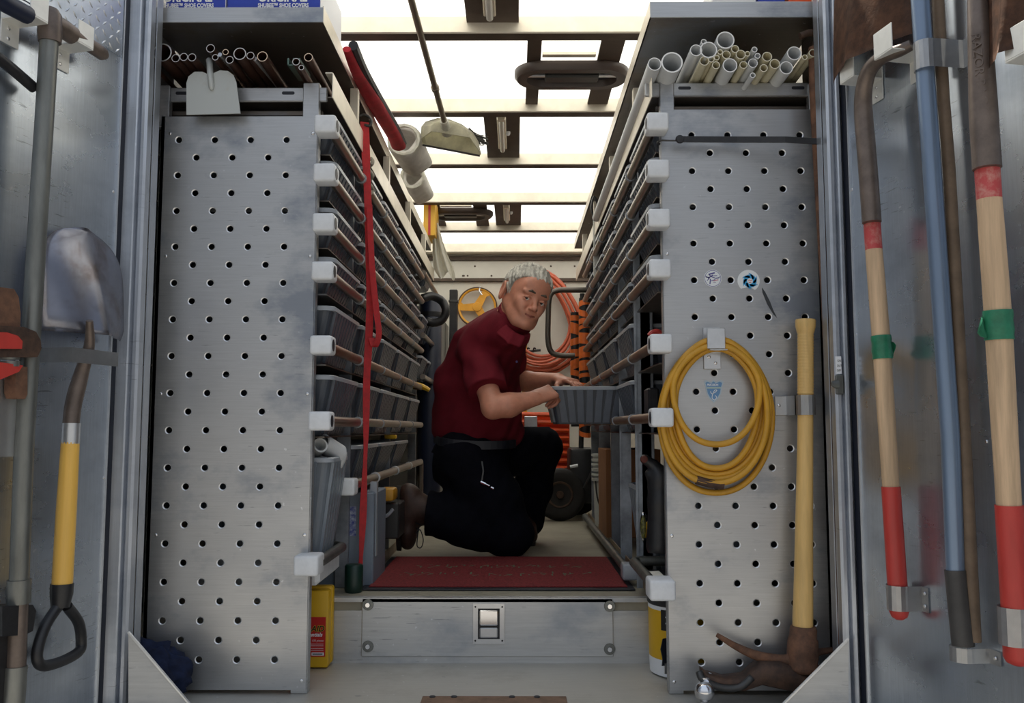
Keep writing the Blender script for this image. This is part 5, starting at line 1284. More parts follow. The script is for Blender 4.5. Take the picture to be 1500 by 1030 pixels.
def hairfn(q):
    q.ell((0, .019, .030), (.0825, .101, .090), 0); q.ell((0, -.020, .040), (.072, .078, .076), .03)
    ax = [(q.lo[i]+q.h*np.arange(q.n[i])) for i in range(3)]; X, Y, Z = np.meshgrid(*ax, indexing='ij')
    n1 = .0022*np.sin(X*210+Y*150+4*np.sin(Z*60))+.0018*np.sin(X*330-Y*260+Z*180)
    q.f += n1
    # hairline: front z, temples, sideburns in front of the ears, nape
    side = np.clip(np.abs(X)/.07, 0, 1)
    zl = np.where(Y < -.045, .068-.010*side+.006*np.sin(X*70), 0)
    tmp = np.interp(Y, [-.12, -.075, -.050, -.030, -.012, .004, .012, .045, .08, .12], [.068, .062, .052, .034, -.020, -.022, .034, .030, -.035, -.055])
    cut = (tmp + (1-side)*np.interp(Y, [-.12, -.06, -.03, 0], [.0, .010, .004, 0])+.003*np.sin(X*160+Y*130))-Z
    q.f = np.maximum(q.f, cut).astype(np.float32)
hair = headfield((-.10, -.115, -.075), (.10, .14, .14), .0024, hairfn, 'hair', M_HAIR)
for s in (-1, 1):
    def br(q, s=s): q.chain([(s*.013, -.1000, .0185), (s*.028, -.1010, .0215), (s*.047, -.0895, .0140)], [.0034, .0042, .0024], .004)
    headfield((-.06, -.12, -.0), (.06, -.07, .03), .0016, br, 'eyebrow', M_BROW)
def lipf(q):
    for a, b in zip(pts, pts[1:]):
        q.cone((a[0]*.9, a[1]-.001, a[2]+.0028), (b[0]*.9, b[1]-.001, b[2]+.0030), .0018, .0018, .002); q.cone((a[0]*.7, a[1]-.0008, a[2]-.0046), (b[0]*.7, b[1]-.0008, b[2]-.0046), .0026, .0026, .002)
headfield((-.04, -.115, -.08), (.04, -.07, -.05), .0014, lipf, 'lips', M_LIP)
for s in (-1, 1):
    bm = newbm(); bmesh.ops.create_uvsphere(bm, u_segments=18, v_segments=12, radius=.0118*HS)
    cc_ = V(H(s*.0315, -.0845, -.0075))
    for v_ in bm.verts: v_.co = v_.co+cc_
    O('eyeball', bm, M_EYEW, mp, 'all')
    bm = newbm(); look = (CAMP-cc_).normalized(); bmesh.ops.create_uvsphere(bm, u_segments=14, v_segments=10, radius=.0068*HS)
    for v_ in bm.verts: v_.co = v_.co+cc_+look*.0066*HS
    O('iris', bm, M_IRIS, mp, 'all')

# ---------------- hands
def hand(wr, dirv, palmn, thumbside, curls, scale, fld, spread=.10, thumb=None):
    """dirv: wrist->knuckles, palmn: palm normal (palm faces it), thumbside: direction of the thumb"""
    d = np.array(dirv, float); d /= np.linalg.norm(d); n_ = np.array(palmn, float); n_ -= d*(n_@d); n_ /= np.linalg.norm(n_)
    t_ = np.cross(d, n_); t_ *= np.sign(t_@np.array(thumbside, float)) or 1
    S_ = scale
    for i, o in enumerate((.030, .010, -.010, -.028)):
        fld.cone(wr+t_*o*.6*S_, wr+d*.085*S_+t_*o*S_-n_*.004*S_, .014*S_, .0115*S_, .012)
    fld.cone(wr, wr+d*.05*S_, .024*S_, .026*S_, .015, 'add', (n_, 1.5))
    fld.cone(wr+t_*.022*S_+d*.02*S_, wr+t_*.036*S_+d*.055*S_+n_*.012*S_, .016*S_, .013*S_, .014)
    tips = []
    for i, (o, L, r) in enumerate(((.030, (.042, .026, .021), .0092), (.010, (.046, .030, .022), .0094), (-.010, (.043, .028, .021), .0089), (-.028, (.034, .021, .018), .0080))):
        p = wr+d*.085*S_+t_*o*S_-n_*.004*S_; a = 0; sp = spread*(1.5-i)*.5
        base_d = d*math.cos(sp)+t_*math.sin(sp)*1.0
        r0 = r*S_
        for j in range(3):
            a += curls[i][j]; dd = base_d*math.cos(a)+n_*math.sin(a); q = p+dd*L[j]*S_
            fld.cone(p, q, r0, r0*.92, .0035); r0 *= .92; p = q
        tips.append((p, dd, n_))
    a0 = wr+t_*.030*S_+d*.035*S_+n_*.010*S_
    th = thumb or ((.6, .55, .35), (.85, .15, .25), (.95, -.05, .15)); p = a0; r0 = .0125*S_
    for (q, L) in zip(th, (.040, .032, .026)):
        dd = d*q[0]+t_*q[1]+n_*q[2]; dd /= np.linalg.norm(dd); b = p+dd*L*S_; fld.cone(p, b, r0, r0*.88, .004); r0 *= .88; p = b
    return tips
# ---------------- skin body (torso and legs run on under the clothes)
bf = Field((P(580, 628, 3.6).x, 3.28, ZF), (P(872, 628, 3.7).x, 4.32, A(740, 455, 3.6)[2]), .0036)
bf.chain([neckb+np.array([0, .0, -.03]), upc, chest, waist, (pelN+pelF)/2], [.055, .085, .11, .105, .11], .05)
bf.chain([neckb+np.array([0, 0, -.05]), H(-.012, .052, -.14)], [.055, .054], .02)
bf.cone(upc, shN, .06, .05, .03); bf.cone(upc, shF, .06, .05, .03)
bf.chain([shN, elN], [.052, .043], .03); bf.chain([shF, elF], [.052, .043], .03)
mN = elN*.62+wrN*.38+np.array([0, 0, -.004]); bf.chain([elN, mN, wrN], [.043, .046, .030], .02)
mF = elF*.65+wrF*.35; bf.chain([elF, mF, wrF], [.042, .043, .028], .02)
bf.chain([pelN, kN, aN], [.10, .062, .045], .04); bf.chain([pelF, kF, aF], [.10, .062, .045], .04)
# near hand closed on the bin's rim, far hand reaching into the bin
hand(wrN, A(800, 578, 3.475)-wrN, (.45, .75, -.35), (-.2, .25, 1), ((1.0, 1.0, .6), (1.05, 1.05, .6), (1.1, 1.05, .6), (1.1, 1.1, .6)), 1.0, bf, .05, thumb=((.55, .35, .55), (.55, .15, .8), (.6, -.1, .8)))
hand(wrF, A(842, 561, 3.72)-wrF, (.15, -.2, -1), (0, -1, .2), ((.15, .30, .2), (.25, .30, .2), (.30, .35, .2), (.35, .4, .25)), .98, bf, .16, thumb=((.6, .7, .25), (.8, .45, .4), (.9, .2, .4)))
v, f = bf.mesh(); body = fieldobj('body', [(v, f), headp], M_SKIN, mp)

# ---------------- clothes
def wrinkle(q, amp, seed=0):
    ax = [(q.lo[i]+q.h*np.arange(q.n[i])).astype(np.float32) for i in range(3)]; X, Y, Z = np.meshgrid(*ax, indexing='ij', sparse=True)
    q.f += (amp*(np.sin(X*34+Z*27+2.2*np.sin(Y*19+seed)+1.5*np.sin(Z*13))*np.sin(Z*21-X*11+Y*14+seed)+.5*np.sin(X*70-Z*52+Y*33+1.7*np.sin(X*23+seed)))).astype(np.float32)
sf = Field((P(622, 628, 3.5).x, 3.36, A(700, 668, 3.7)[2]), (P(792, 628, 3.8).x, 4.12, A(740, 445, 3.5)[2]), .0048)
# torso leaning: broad chest to loose waist, flattened side to side of the body
sf.chain([A(756, 470, 3.52), A(742, 482, 3.55), A(730, 494, 3.62), A(718, 512, 3.70), A(703, 555, 3.76), A(699, 600, 3.80), A(697, 634, 3.82)], [.064, .084, .108, .128, .150, .158, .160], .05)
sf.cone(A(738, 480, 3.49), A(708, 497, 3.55), .066, .074, .04); sf.cone(A(755, 476, 3.48), A(738, 482, 3.49), .052, .066, .03)
sf.cone(A(660, 560, 3.76), A(655, 628, 3.80), .055, .060, .06); sf.cone(A(735, 540, 3.76), A(742, 632, 3.84), .055, .075, .05)
sf.cone(A(683, 500, 3.66), A(662, 560, 3.74), .05, .06, .06)
sf.cone(A(722, 500, 3.68), shN+np.array([.004, .02, .005]), .075, .068, .05); sf.cone(A(735, 500, 3.7), shF, .075, .065, .05)
slN = shN*.30+elN*.70; sf.chain([shN, slN+np.array([0, 0, .0])], [.070, .083], .03)
slF = shF*.42+elF*.58; sf.chain([shF, slF], [.068, .074], .03)
wrinkle(sf, .0048)
# hems
def planecut(q, p, n_, box_lo=None, box_hi=None):
    ax = [(q.lo[i]+q.h*np.arange(q.n[i])).astype(np.float32) for i in range(3)]; X, Y, Z = np.meshgrid(*ax, indexing='ij', sparse=True)
    n_ = np.array(n_, float); n_ /= np.linalg.norm(n_); d = ((X-p[0])*n_[0]+(Y-p[1])*n_[1]+(Z-p[2])*n_[2]).astype(np.float32)
    if box_lo is not None:
        m = ((X >= box_lo[0]) & (X <= box_hi[0]) & (Y >= box_lo[1]) & (Y <= box_hi[1]) & (Z >= box_lo[2]) & (Z <= box_hi[2])); d = np.where(m, d, -1)
    q.f = np.maximum(q.f, d)
dN = (elN-shN)/np.linalg.norm(elN-shN)
slc = shN*.28+elN*.72
planecut(sf, slc+dN*.0, dN, (slc[0]-.13, 3.2, slc[2]-.2), (slc[0]+.13, 3.545, slc[2]+.2))
planecut(sf, A(690, 652, 3.8), (-.10, 0, -1))
v, f = sf.mesh(); shirt = fieldobj('shirt', [(v, f)], M_SHIRT, mp)
# collar
cf = Field(neckb-np.array([.14, .28, .12]), neckb+np.array([.16, .14, .14]), .0036)
nc = H(-.013, .050, -.125); nd = (neckb-nc); nd = nd/np.linalg.norm(nd)
u1 = np.cross(nd, [0, 1, 0]); u1 /= np.linalg.norm(u1); u2 = np.cross(nd, u1)
cc0 = A(754, 466, 3.50); nd = A(737, 487, 3.54)-nc; nd = nd/np.linalg.norm(nd); u1 = np.cross(nd, [0, 1, 0]); u1 /= np.linalg.norm(u1); u2 = np.cross(nd, u1)
for k in range(20):
    a, b = 2*PI*k/20, 2*PI*(k+1)/20
    pa = cc0+(u1*math.cos(a)*.069+u2*math.sin(a)*.069); pb = cc0+(u1*math.cos(b)*.069+u2*math.sin(b)*.069)
    for s_, r_ in ((.0, .0065), (.012, .0065), (.024, .007), (.038, .008)):
        cf.cone(pa-nd*s_*.9-(pa-cc0)*s_*1.2, pb-nd*s_*.9-(pb-cc0)*s_*1.2, r_, r_, .006)
n1 = [A(737, 451, 3.585), A(733, 462, 3.475), A(740, 476, 3.425), A(752, 488, 3.405), A(766, 494, 3.410), A(775, 490, 3.45)]
n2 = [A(728, 461, 3.58), A(723, 474, 3.465), A(731, 489, 3.42), A(745, 501, 3.405), A(760, 506, 3.415), A(772, 501, 3.455)]
cf.chain(n1, [.0065]*6, .008); cf.chain(n2, [.0065]*6, .008)
for q_ in range(5):
    for w_ in (.33, .66):
        cf.cone(n1[q_]*(1-w_)+n2[q_]*w_, n1[q_+1]*(1-w_)+n2[q_+1]*w_, .0062, .0062, .010)
v, f = cf.mesh(); fieldobj('collar', [(v, f)], mat('maroon_collar', (.20, .014, .026), .8, 0, .1, 30, bump=.1, spec=.25), mp)
for (x, y, Y) in ((753, 498, 3.57), (757, 530, 3.60)):
    bm = newbm(); lathe(bm, A(x, y, Y), [(.001, -.004), (.005, -.003), (.005, .004)], 12, 'y'); O('button', bm, M_PURPLE, mp, True)
pf = Field((P(598, 628, 3.6).x, 3.54, ZF+.001), (P(828, 628, 3.9).x, 4.30, A(700, 625, 3.7)[2]), .0048)
pf.ell(A(694, 662, 3.83), (.155, .17, .12), .04)
pf.cone(A(668, 680, 3.80), A(690, 700, 3.76), .115, .10, .05)
pf.chain([pelN, A(722, 732, 3.73), kN+np.array([0, 0, .0])], [.125, .115, .090], .05)
pf.chain([kN+np.array([.0, 0, -.005]), A(690, 768, 3.73), aN+np.array([.008, 0, .005])], [.090, .098, .092], .04)
pf.chain([pelF, A(745, 655, 4.03), kF+np.array([-.01, 0, -.02])], [.13, .125, .105], .05)
pf.chain([kF+np.array([-.01, 0, -.02]), A(782, 715, 4.15), A(773, 765, 4.17)], [.105, .080, .072], .04)
wrinkle(pf, .0035, 2.0)
planecut(pf, aN+np.array([.01, 0, 0]), (-1, 0, .1), (aN[0]-.3, 3.3, aN[2]-.25), (aN[0]+.05, 4.0, aN[2]+.25))
pf.f[:, :, 0] = 1.0
v, f = pf.mesh(); v[:, 2] = np.maximum(v[:, 2], ZF+.001); fieldobj('trousers', [(v, f)], M_PANTS, mp)
# belt
bm = newbm(); q = [V(A(636, 643, 3.80)), V(A(650, 648, 3.66)), V(A(690, 652, 3.635)), V(A(735, 652, 3.665)), V(A(755, 650, 3.75))]
strip(bm, smoothpath(q, 5), .035, (0, .0, 1), .006); O('belt', bm, M_BLACK, mp)
bm = newbm(); tube(bm, [V(A(704, 706, 3.605)), V(A(711, 709, 3.605))], .007, 8); tube(bm, [V(A(711, 709, 3.603)), V(A(717, 712, 3.603))], .004, 8); tube(bm, [V(A(719, 714, 3.603)), V(A(723, 716, 3.603))], .006, 8)
O('key_clip', bm, M_CHROME, mp, True)
bm = newbm(); strip(bm, [V(A(706, 676, 3.61)), V(A(708, 690, 3.605)), V(A(706, 704, 3.603))], .006, (1, 0, 0), .003); O('key_strap', bm, M_DKGREY, mp)
# boots
def boot(name, heel, toe, ank, soledir, wid):
    """heel, toe: ends of the foot centre line; ank: where the shaft leaves; soledir: unit towards the ground side"""
    h_, t_, a_ = [np.array(x, float) for x in (heel, toe, ank)]; sd = np.array(soledir, float); sd /= np.linalg.norm(sd)
    q = Field(np.minimum(np.minimum(h_, t_), a_)-.11, np.maximum(np.maximum(h_, t_), a_)+.11, .0042); u = (t_-h_); L = np.linalg.norm(u); u /= L
    q.chain([h_+u*.02, h_+u*L*.4, h_+u*L*.72, t_-u*.03], [.040, .042, .043, .037], .03, (sd, 1.15))
    q.chain([h_+u*.045-sd*.02, a_], [.050, .052], .04); q.cone(a_, h_+u*L*.45-sd*.01, .046, .040, .04)
    rim_ = q.cone(a_+(a_-h_)*.0, a_, .056, .056, .01)
    v, f = q.mesh(); m_ = ((v-h_)@sd > .026); v[m_] -= np.outer(((v[m_]-h_)@sd-.026), sd); v[:, 2] = np.maximum(v[:, 2], ZF+.001)
    o = fieldobj(name, [(v, f)], M_BOOT, mp)
    bm = newbm(); sv = np.cross(u, sd); out = []
    for k in range(28):
        a = 2*PI*k/28; c_, s_ = math.cos(a), math.sin(a); w_ = wid*(.80+.22*(c_ > 0)*abs(c_)**.3) * (1-.12*math.exp(-((c_+.1)/.25)**2))
        out.append(V(h_+u*(L/2+(L/2+.012)*math.copysign(abs(c_)**.85, c_))+sv*w_*s_+sd*.026))
    extr(bm, out, V(sd)*.018); so = O('sole', bm, M_SOLE, o)
    for v_ in so.data.vertices:
        if v_.co.z+ORG[so.name].z < ZF+.001: v_.co.z = ZF+.001-ORG[so.name].z
    return o
b1 = boot('boot', A(597, 716, 3.72), A(597, 803, 3.72), A(622, 748, 3.72), (-1, 0, .02), .045)
bm = newbm(); tube(bm, smoothpath([V(A(609, 782, 3.66)), V(A(615, 776, 3.655)), V(A(620, 790, 3.66)), V(A(617, 802, 3.665)), V(A(611, 800, 3.665)), V(A(612, 784, 3.66)), V(A(614, 772, 3.66))], 5), .0022, 6); O('lace', bm, M_BLACK, b1, True)
bm = newbm()
for y in (742, 750, 758, 766, 774): tube(bm, [V(A(608+(y-742)*.05, y, 3.672)), V(A(616, y+3, 3.69))], .0025, 6)
O('lace', bm, M_BLACK, b1, True)
b2 = boot('boot', A(757, 783, 4.15), A(778, 786, 4.05), A(770, 755, 4.16), (0, 0, -1), .042)
# the bin he holds
t = T('storage_bin', (0, 0, 0), 'grey ribbed bin pulled out of the rack, held by the kneeling person', 'bin')
xl_ = P(805, 590, 3.52).x; zb_ = P(850, 621, 3.52).z; zt_ = P(850, 566, 3.52).z
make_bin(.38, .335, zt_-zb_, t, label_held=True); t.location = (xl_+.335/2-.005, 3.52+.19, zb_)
bin2 = t
# ================================================================== INSIDE THE VAN
# red strap hanging from the tray hook
xs0 = XRL+.015
def ya(px, X): return PXW(px, X).y
t = T('red_strap', (xs0, 3.05, ZF), 'long red webbing strap hanging doubled from a hook on the tray lip', 'strap')
def SP(px, py, Y=2.98): return P(px, py, Y)
q = smoothpath([SP(534, 179), SP(536, 230), SP(539, 300), SP(541, 380), SP(542, 440), SP(540, 500), SP(537, 560), SP(536, 640), SP(533, 720), SP(531, 770), SP(528, 830)], 4); n = len(q)
bm = newbm(); strip(bm, q, [.030*(1-.15*(i/n > .1))*(1 if i/n < .55 else (.45+.5*abs(math.sin(i*.32)))) for i in range(n)], (1, .35, 0), .004); O('main_strand', bm, M_RED, t)
q = smoothpath([SP(541, 300, 2.965), SP(545, 390, 2.955), SP(552, 460, 2.95), SP(555, 490, 2.95), SP(549, 508, 2.96), SP(544, 495, 2.97)], 4)
bm = newbm(); strip(bm, q, .020, (1, .2, 0), .003); O('loop_strand', bm, M_RED, t)
bm = newbm(); tube(bm, smoothpath([SP(524, 171), SP(533, 168), SP(543, 174), SP(542, 184), SP(534, 183)], 4), .005, 8); O('hook', bm, M_DKGREY, t, True)
# grey knotted cord behind the strap
bm = newbm(); q = [SP(543+3*math.sin(k*1.3), 232+k*4.2, 3.08+.01*math.cos(k*1.7)) for k in range(14)]; tube(bm, smoothpath(q, 3), .007, 8)
tag(O('grey_cord', bm, mat('grey_cord', (.30, .28, .23), .8), None, True), 'knotted grey cord hanging just behind the red strap', 'cord')

# rolled items on the left top shelf edge
t = T('red_bag', P(560, 150, 3.1), 'long red and black padded bag lying along the top shelf', 'bag')
q = [P(508, 72, 2.62), P(525, 110, 2.85), P(548, 150, 3.15), P(575, 195, 3.6), P(584, 214, 3.8)]
bm = newbm(); tube(bm, smoothpath(q, 4), [.012+.016*min(1, k/8) for k in range(15)]+[.03]*2, 12, flat=(.75, 1.1)); O('bag_body', bm, mat('red_bag_cloth', (.42, .015, .03), .7, 0, .3, 12), t, True)
bm = newbm(); tube(bm, smoothpath([p+V((.020, 0, .012)) for p in q], 4), .016, 8); O('black_edge', bm, M_BLACK, t, True)
for i, (x, y, Y, r, L) in enumerate(((597, 218, 4.0, .075, .35), (608, 268, 4.9, .070, .3))):
    c = P(x, y, Y); bm = newbm(); hollow(bm, c-V((0, .12, 0)), c+V((.02, .16, -.01)), r, r*.35, 26, 0, 0, .1)

    tt = T('wrapped_roll', c-V((0, 0, .06)), ('crumpled plastic wrapped roll on the shelf end below the dustpan', 'smaller wrapped roll beyond the one near the dustpan')[i], 'roll')
    for v_ in bm.verts: v_.co += V((.006*math.sin(v_.co.z*60+v_.co.y*30), .01*math.sin(v_.co.z*50), .004*math.sin(v_.co.x*80)))
    O('roll_body', bm, M_PAPER, tt, 'all')
    bm = newbm(); tube(bm, [c+V((r*.9*math.cos(a), -.125, r*.9*math.sin(a))) for a in [2*PI*k/16 for k in range(16)]], .010, 6, closed=True); O('bag_edge', bm, M_BAG, tt, True)
bm = newbm(); box(bm, P(620, 345, 5.5)+V((0, 0, 0)), P(638, 289, 5.5)+V((0, .25, 0)), .004); t = T('yellow_box', P(629, 345, 5.5), 'small yellow and red box on the shelf end over the white cloth', 'box')
O('box_body', bm, mat('yellow_print', (.75, .42, .04), .5), t)
bm = newbm(); box(bm, P(627, 344, 5.498), P(631, 290, 5.498)+V((0, .001, 0))); O('red_stripe', bm, M_REDP, t)
# white cloth
bm = newbm(); NN = 16; rows = []
outl = [(327, 636, 642), (336, 633, 644), (352, 633, 648), (372, 633, 655), (392, 634, 664), (404, 642, 667)]
for (y, x0, x1) in outl:
    row = []
    for k in range(NN+1):
        s = k/NN; p = P(x0+(x1-x0)*s, y+(6*math.sin(s*9) if y > 395 else 0), 5.6); p.y += .035*math.sin(s*14+y*.02)*min(1, (y-325)/30); row.append(bm.verts.new(p))
    rows.append(row)
for a, b in zip(rows, rows[1:]):
    for k in range(NN): bm.faces.new((a[k], a[k+1], b[k+1], b[k]))
bmesh.ops.solidify(bm, geom=bm.faces[:], thickness=.004)
tag(O('white_cloth', bm, M_CLOTH, None, 'all'), 'white cloth hanging from the far end of the top shelf', 'cloth')

# dustpan and broom under the roof
t = T('dustpan', P(660, 225, 3.9), 'long handled pale dustpan with a broom hanging under the roof', 'dustpan')
a, b = P(597, -20, 2.75), P(653, 186, 3.78)
bm = newbm(); tube(bm, [a, b], .0125, 12); tube(bm, [a*.35+b*.65-V((0, 0, 0)), a*.33+b*.67], .017, 12); hd = O('handle', bm, mat('pan_handle', (.20, .17, .13), .4, .6), t, True)
bm = newbm(); tube(bm, [b-(b-a)*.06, b+V((.006, .02, -.02))], [.018, .026], 12); O('socket', bm, M_BAG, t, True)
top = [(616, 205), (618, 186), (624, 179), (641, 174), (658, 176), (676, 183), (692, 195), (700, 208), (704, 225)]
bot = [(613, 210), (640, 215), (672, 222), (702, 228)]
bm = newbm(); f1 = [P(x, y, 3.90) for x, y in top]; back = [P(660+(x-660)*.62, 190+(y-190)*.45-4, 3.76) for x, y in top]
n = len(f1); va = [bm.verts.new(p) for p in f1]; vb = [bm.verts.new(p) for p in back]
for i in range(n-1): bm.faces.new((va[i], va[i+1], vb[i+1], vb[i]))
bm.faces.new(vb)
lp9 = [bm.verts.new(P(614+(704-614)*k/8, 210+17*k/8, 3.915)) for k in range(9)]
for k in range(8): bm.faces.new((va[k], va[k+1], lp9[k+1], lp9[k]))
lip = [bm.verts.new(P(614+(704-614)*k/6, 211+17*k/6, 3.93)) for k in range(7)]
vb0 = [bm.verts.new(back[0].lerp(back[-1], k/6)) for k in range(7)]
bmesh.ops.delete(bm, geom=lip+vb0, context='VERTS')
bmesh.ops.solidify(bm, geom=bm.faces[:], thickness=.004); bmesh.ops.recalc_face_normals(bm, faces=bm.faces); O('pan', bm, M_DUST, t)
bm = newbm(); tube(bm, [P(613, 211, 3.93), P(703, 228, 3.93)], .006, 8); O('rubber_lip', bm, M_DKGREY, t, True)
bm = newbm(); rb_ = random.Random(4)
for k in range(60):
    p = P(668+rb_.random()*20, 186+rb_.random()*14, 3.96); e2 = P(700+rb_.random()*16, 198+rb_.random()*16, 3.98+rb_.random()*.04); tube(bm, [p, e2], .0016, 4)
o = O('broom_bristles', bm, M_STRAW, t); o['kind'] = 'stuff'

# white hanging strip on the right, red handle
t = T('white_strip', P(872, 405, 5.0), 'white flat strip hanging from the tray lip on the aisle side', 'strip')
bm = newbm(); a = P(869, 316, 4.3); b = P(875, 405, 4.3); box(bm, (a.x, 4.3, b.z), (b.x+.012, 4.315, a.z), .002); O('strip_body', bm, M_BUCKET, t)
bm = newbm(); tube(bm, smoothpath([P(870, 318, 4.305), P(866, 305, 4.305), P(870, 288, 4.31), P(876, 300, 4.31)], 4), .005, 8); O('strip_hook', bm, M_DKGREY, t, True)

# ---------------- far left: hose loop, tanks, black stand
t = T('vacuum_hose', P(640, 475, 5.4), 'thick black hose loop above the dark blue canister', 'hose')
bm = newbm(); q = smoothpath([P(617, 438, 5.3), P(632, 434, 5.35), P(647, 441, 5.4), P(653, 455, 5.4), P(647, 469, 5.4), P(634, 473, 5.4), P(624, 470, 5.4)], 5)
tube(bm, q, [.026+.0015*(i % 2) for i in range(len(q))], 12); O('hose_loop', bm, M_BLKP, t, 'all')
t = T('canister', P(633, 560, 5.7), 'dark blue canister behind the shelf ends under the black hose', 'canister')
c = P(632, 540, 5.75); zt3 = P(632, 443, 5.75).z
bm = newbm(); lathe(bm, V((c.x, 5.64, ZF)), [(.07, 0), (.075, .02), (.075, zt3-ZF-.02), (.06, zt3-ZF)], 20); O('tank', bm, M_NAVY, t, True)
bm = newbm(); z3 = P(632, 468, 5.75).z; lathe(bm, V((c.x, 5.64, z3)), [(.078, 0), (.078, .03)], 20); O('tank_band', bm, M_BLKP, t, True)
bm = newbm(); a = P(657, 640, 6.6); b = P(670, 424, 6.6); box(bm, (a.x, 6.6, ZF), (b.x, 6.68, b.z), .005)
t = T('black_post', ((a.x+b.x)/2, 6.6, ZF), 'tall black square post against the back wall', 'post'); O('post_body', bm, M_BLKP, t)
bm = newbm(); z4 = P(660, 441, 6.6).z; box(bm, (a.x-.006, 6.594, z4-.008), (b.x+.006, 6.69, z4+.008), .002); O('collar', bm, M_DKGREY, t)
# side cabinet (grey) behind the shelves on the left and its clutter
bm = newbm(); box(bm, (XWL+.01, 5.75, ZF), (P(657, 500, 6.95).x, 6.95, 1.55), .004); tag(O('side_cabinet', bm, mat('dull_cabinet', (.20, .20, .185), .6, .1, .15, 4)), 'dull grey cabinet between the shelf ends and the back wall', 'cabinet')
Zx = [P(605, v, 5.1).z for v in (438, 500, 556)]
for i, (pa, pb) in enumerate((((596, 485), (655, 530)), ((604, 545), (648, 562)), ((600, 395), (640, 452)))):
    bm = newbm(); xx = XRL+.0; a_ = PXW(pa[0]+15, XRL+.01, pa[1]); b_ = PXW(pb[0]-10, XRL+.01, pb[1])
    a_ = P(pa[0], pa[1], 5.05); z5 = P(615, pa[1]+8, 5.1).z
    tube(bm, [(XRL, 5.02, z5), (XRL, 5.85, z5)], .016, 12); tag(O('side_rail', bm, M_TUBE, None, True), ('tube rail level with the person\'s shoulder beyond the long rack', 'tube rail level with the person\'s elbow beyond the long rack', 'tube rail level with the black hose loop beyond the long rack')[i], 'rail')
    for k in range(2):
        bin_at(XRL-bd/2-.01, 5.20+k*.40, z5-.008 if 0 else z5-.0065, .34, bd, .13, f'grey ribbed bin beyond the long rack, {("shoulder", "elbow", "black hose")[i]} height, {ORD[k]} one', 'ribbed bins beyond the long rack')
bm = newbm(); tube(bm, smoothpath([P(601, 566, 4.9), P(610, 564, 4.9), P(622, 568, 4.9), P(629, 572, 4.9)], 3), [.014, .015, .016, .016, .015, .016, .014, .014, .012, .011], 8); tag(O('yellow_tool', bm, M_YEL, None, True), 'yellow tool handle sticking out by the person\'s elbow', 'tool')
# items under the lowest rail (left)
t = T('carton', P(535, 800, 3.1), 'pale blue and white carton standing behind the red strap', 'box')
a, b = P(513, 815, 3.02), P(548, 712, 3.02); bm = newbm(); box(bm, (a.x-.15, 3.02, ZF), (b.x, 3.3, P(530, 722, 3.02).z), .004); O('carton_body', bm, mat('pale_blue_carton', (.19, .23, .28), .6, 0, .12, 6), t)
bm = newbm(); box(bm, (P(513, 740, 3.02).x, 3.0185, P(513, 785, 3.02).z), (P(522, 740, 3.02).x, 3.0195, P(513, 742, 3.02).z)); O('blue_print', bm, mat('blue_pattern', (.03, .05, .30), .5, 0, 0, 90, col2=(.5, .55, .65)), t)
bm = newbm(); box(bm, P(541, 815, 3.06), P(552, 706, 3.06)+V((0, .03, 0))); O('edge_board', bm, M_RIM, t)
t = T('yellow_case', P(565, 735, 3.5), 'small yellow plastic case behind the kneeling boot', 'case')
bm = newbm(); box(bm, P(553, 735, 3.45), P(577, 716, 3.45)+V((0, .12, 0)), .012, seg=2); O('case_body', bm, mat('amber_case', (.60, .30, .02), .45), t, True)
bm = newbm(); box(bm, P(555, 790, 3.5), P(585, 737, 3.5)+V((0, .3, 0)), .006); tag(O('dark_crate', bm, M_DKGREY), 'dark crate under the yellow case behind the boot', 'crate')
bm = newbm(); tube(bm, smoothpath([P(553, 757, 3.45), P(566, 756, 3.44), P(576, 746, 3.44)], 4), .007, 8); tag(O('curved_handle', bm, M_RIM, None, True), 'grey curved handle in front of the dark crate', 'handle')
bm = newbm(); lathe(bm, (P(519, 800, 2.92).x, 2.92, ZF), [(.026, 0), (.03, .01), (.03, .085), (.026, .09), (.01, .092)], 20); tag(O('green_can', bm, mat('dark_green_can', (.006, .028, .02), .4), None, True), 'dark green can at the foot of the red strap', 'can')
t = T('yellow_tool', P(585, 640, 4.0), 'small yellow and black tool in the bin row at knee height', 'tool')
bm = newbm(); box(bm, P(563, 643, 3.9), P(580, 637, 3.9)+V((0, .04, 0)), .004); O('tool_body', bm, M_YEL, t)
bm = newbm(); box(bm, P(558, 644, 3.9), P(563, 637, 3.9)+V((0, .04, 0)), .004); O('tool_grip', bm, M_BLKP, t)

# ---------------- back wall
YW = YB-.04
t = T('yellow_ring', P(699, 475, YW), 'yellow spoked ring hanging on the back wall behind the shoulder', 'wheel')
c = P(699, 450, YW); r = 27.5/F*YW
bm = newbm(); tube(bm, [c+V((r*math.cos(a), 0, r*math.sin(a))) for a in [2*PI*k/40 for k in range(40)]], .014, 8, closed=True, flat=(1, 1)); O('rim', bm, M_GOLD, t, True)
bm = newbm(); tube(bm, [c+V(((r+.008)*math.cos(a), -.012, (r+.008)*math.sin(a))) for a in [2*PI*k/40 for k in range(40)]], .005, 6, closed=True); O('dark_edge', bm, M_DKMETAL, t, True)
for a in (.95, .95+2*PI/3, .95+4*PI/3):
    u = V((math.cos(a), 0, math.sin(a))); w2 = V((-math.sin(a), 0, math.cos(a)))
    bm = newbm(); extr(bm, [c+w2*.035+V((0, -.01, 0)), c+u*r+w2*.045*.9+V((0, -.01, 0)), c+u*r-w2*.045*.9+V((0, -.01, 0)), c+u*r*.75-w2*.012+V((0, -.01, 0)), c-w2*.035+V((0, -.01, 0))], (0, .014, 0)); O('spoke', bm, M_GOLD, t)
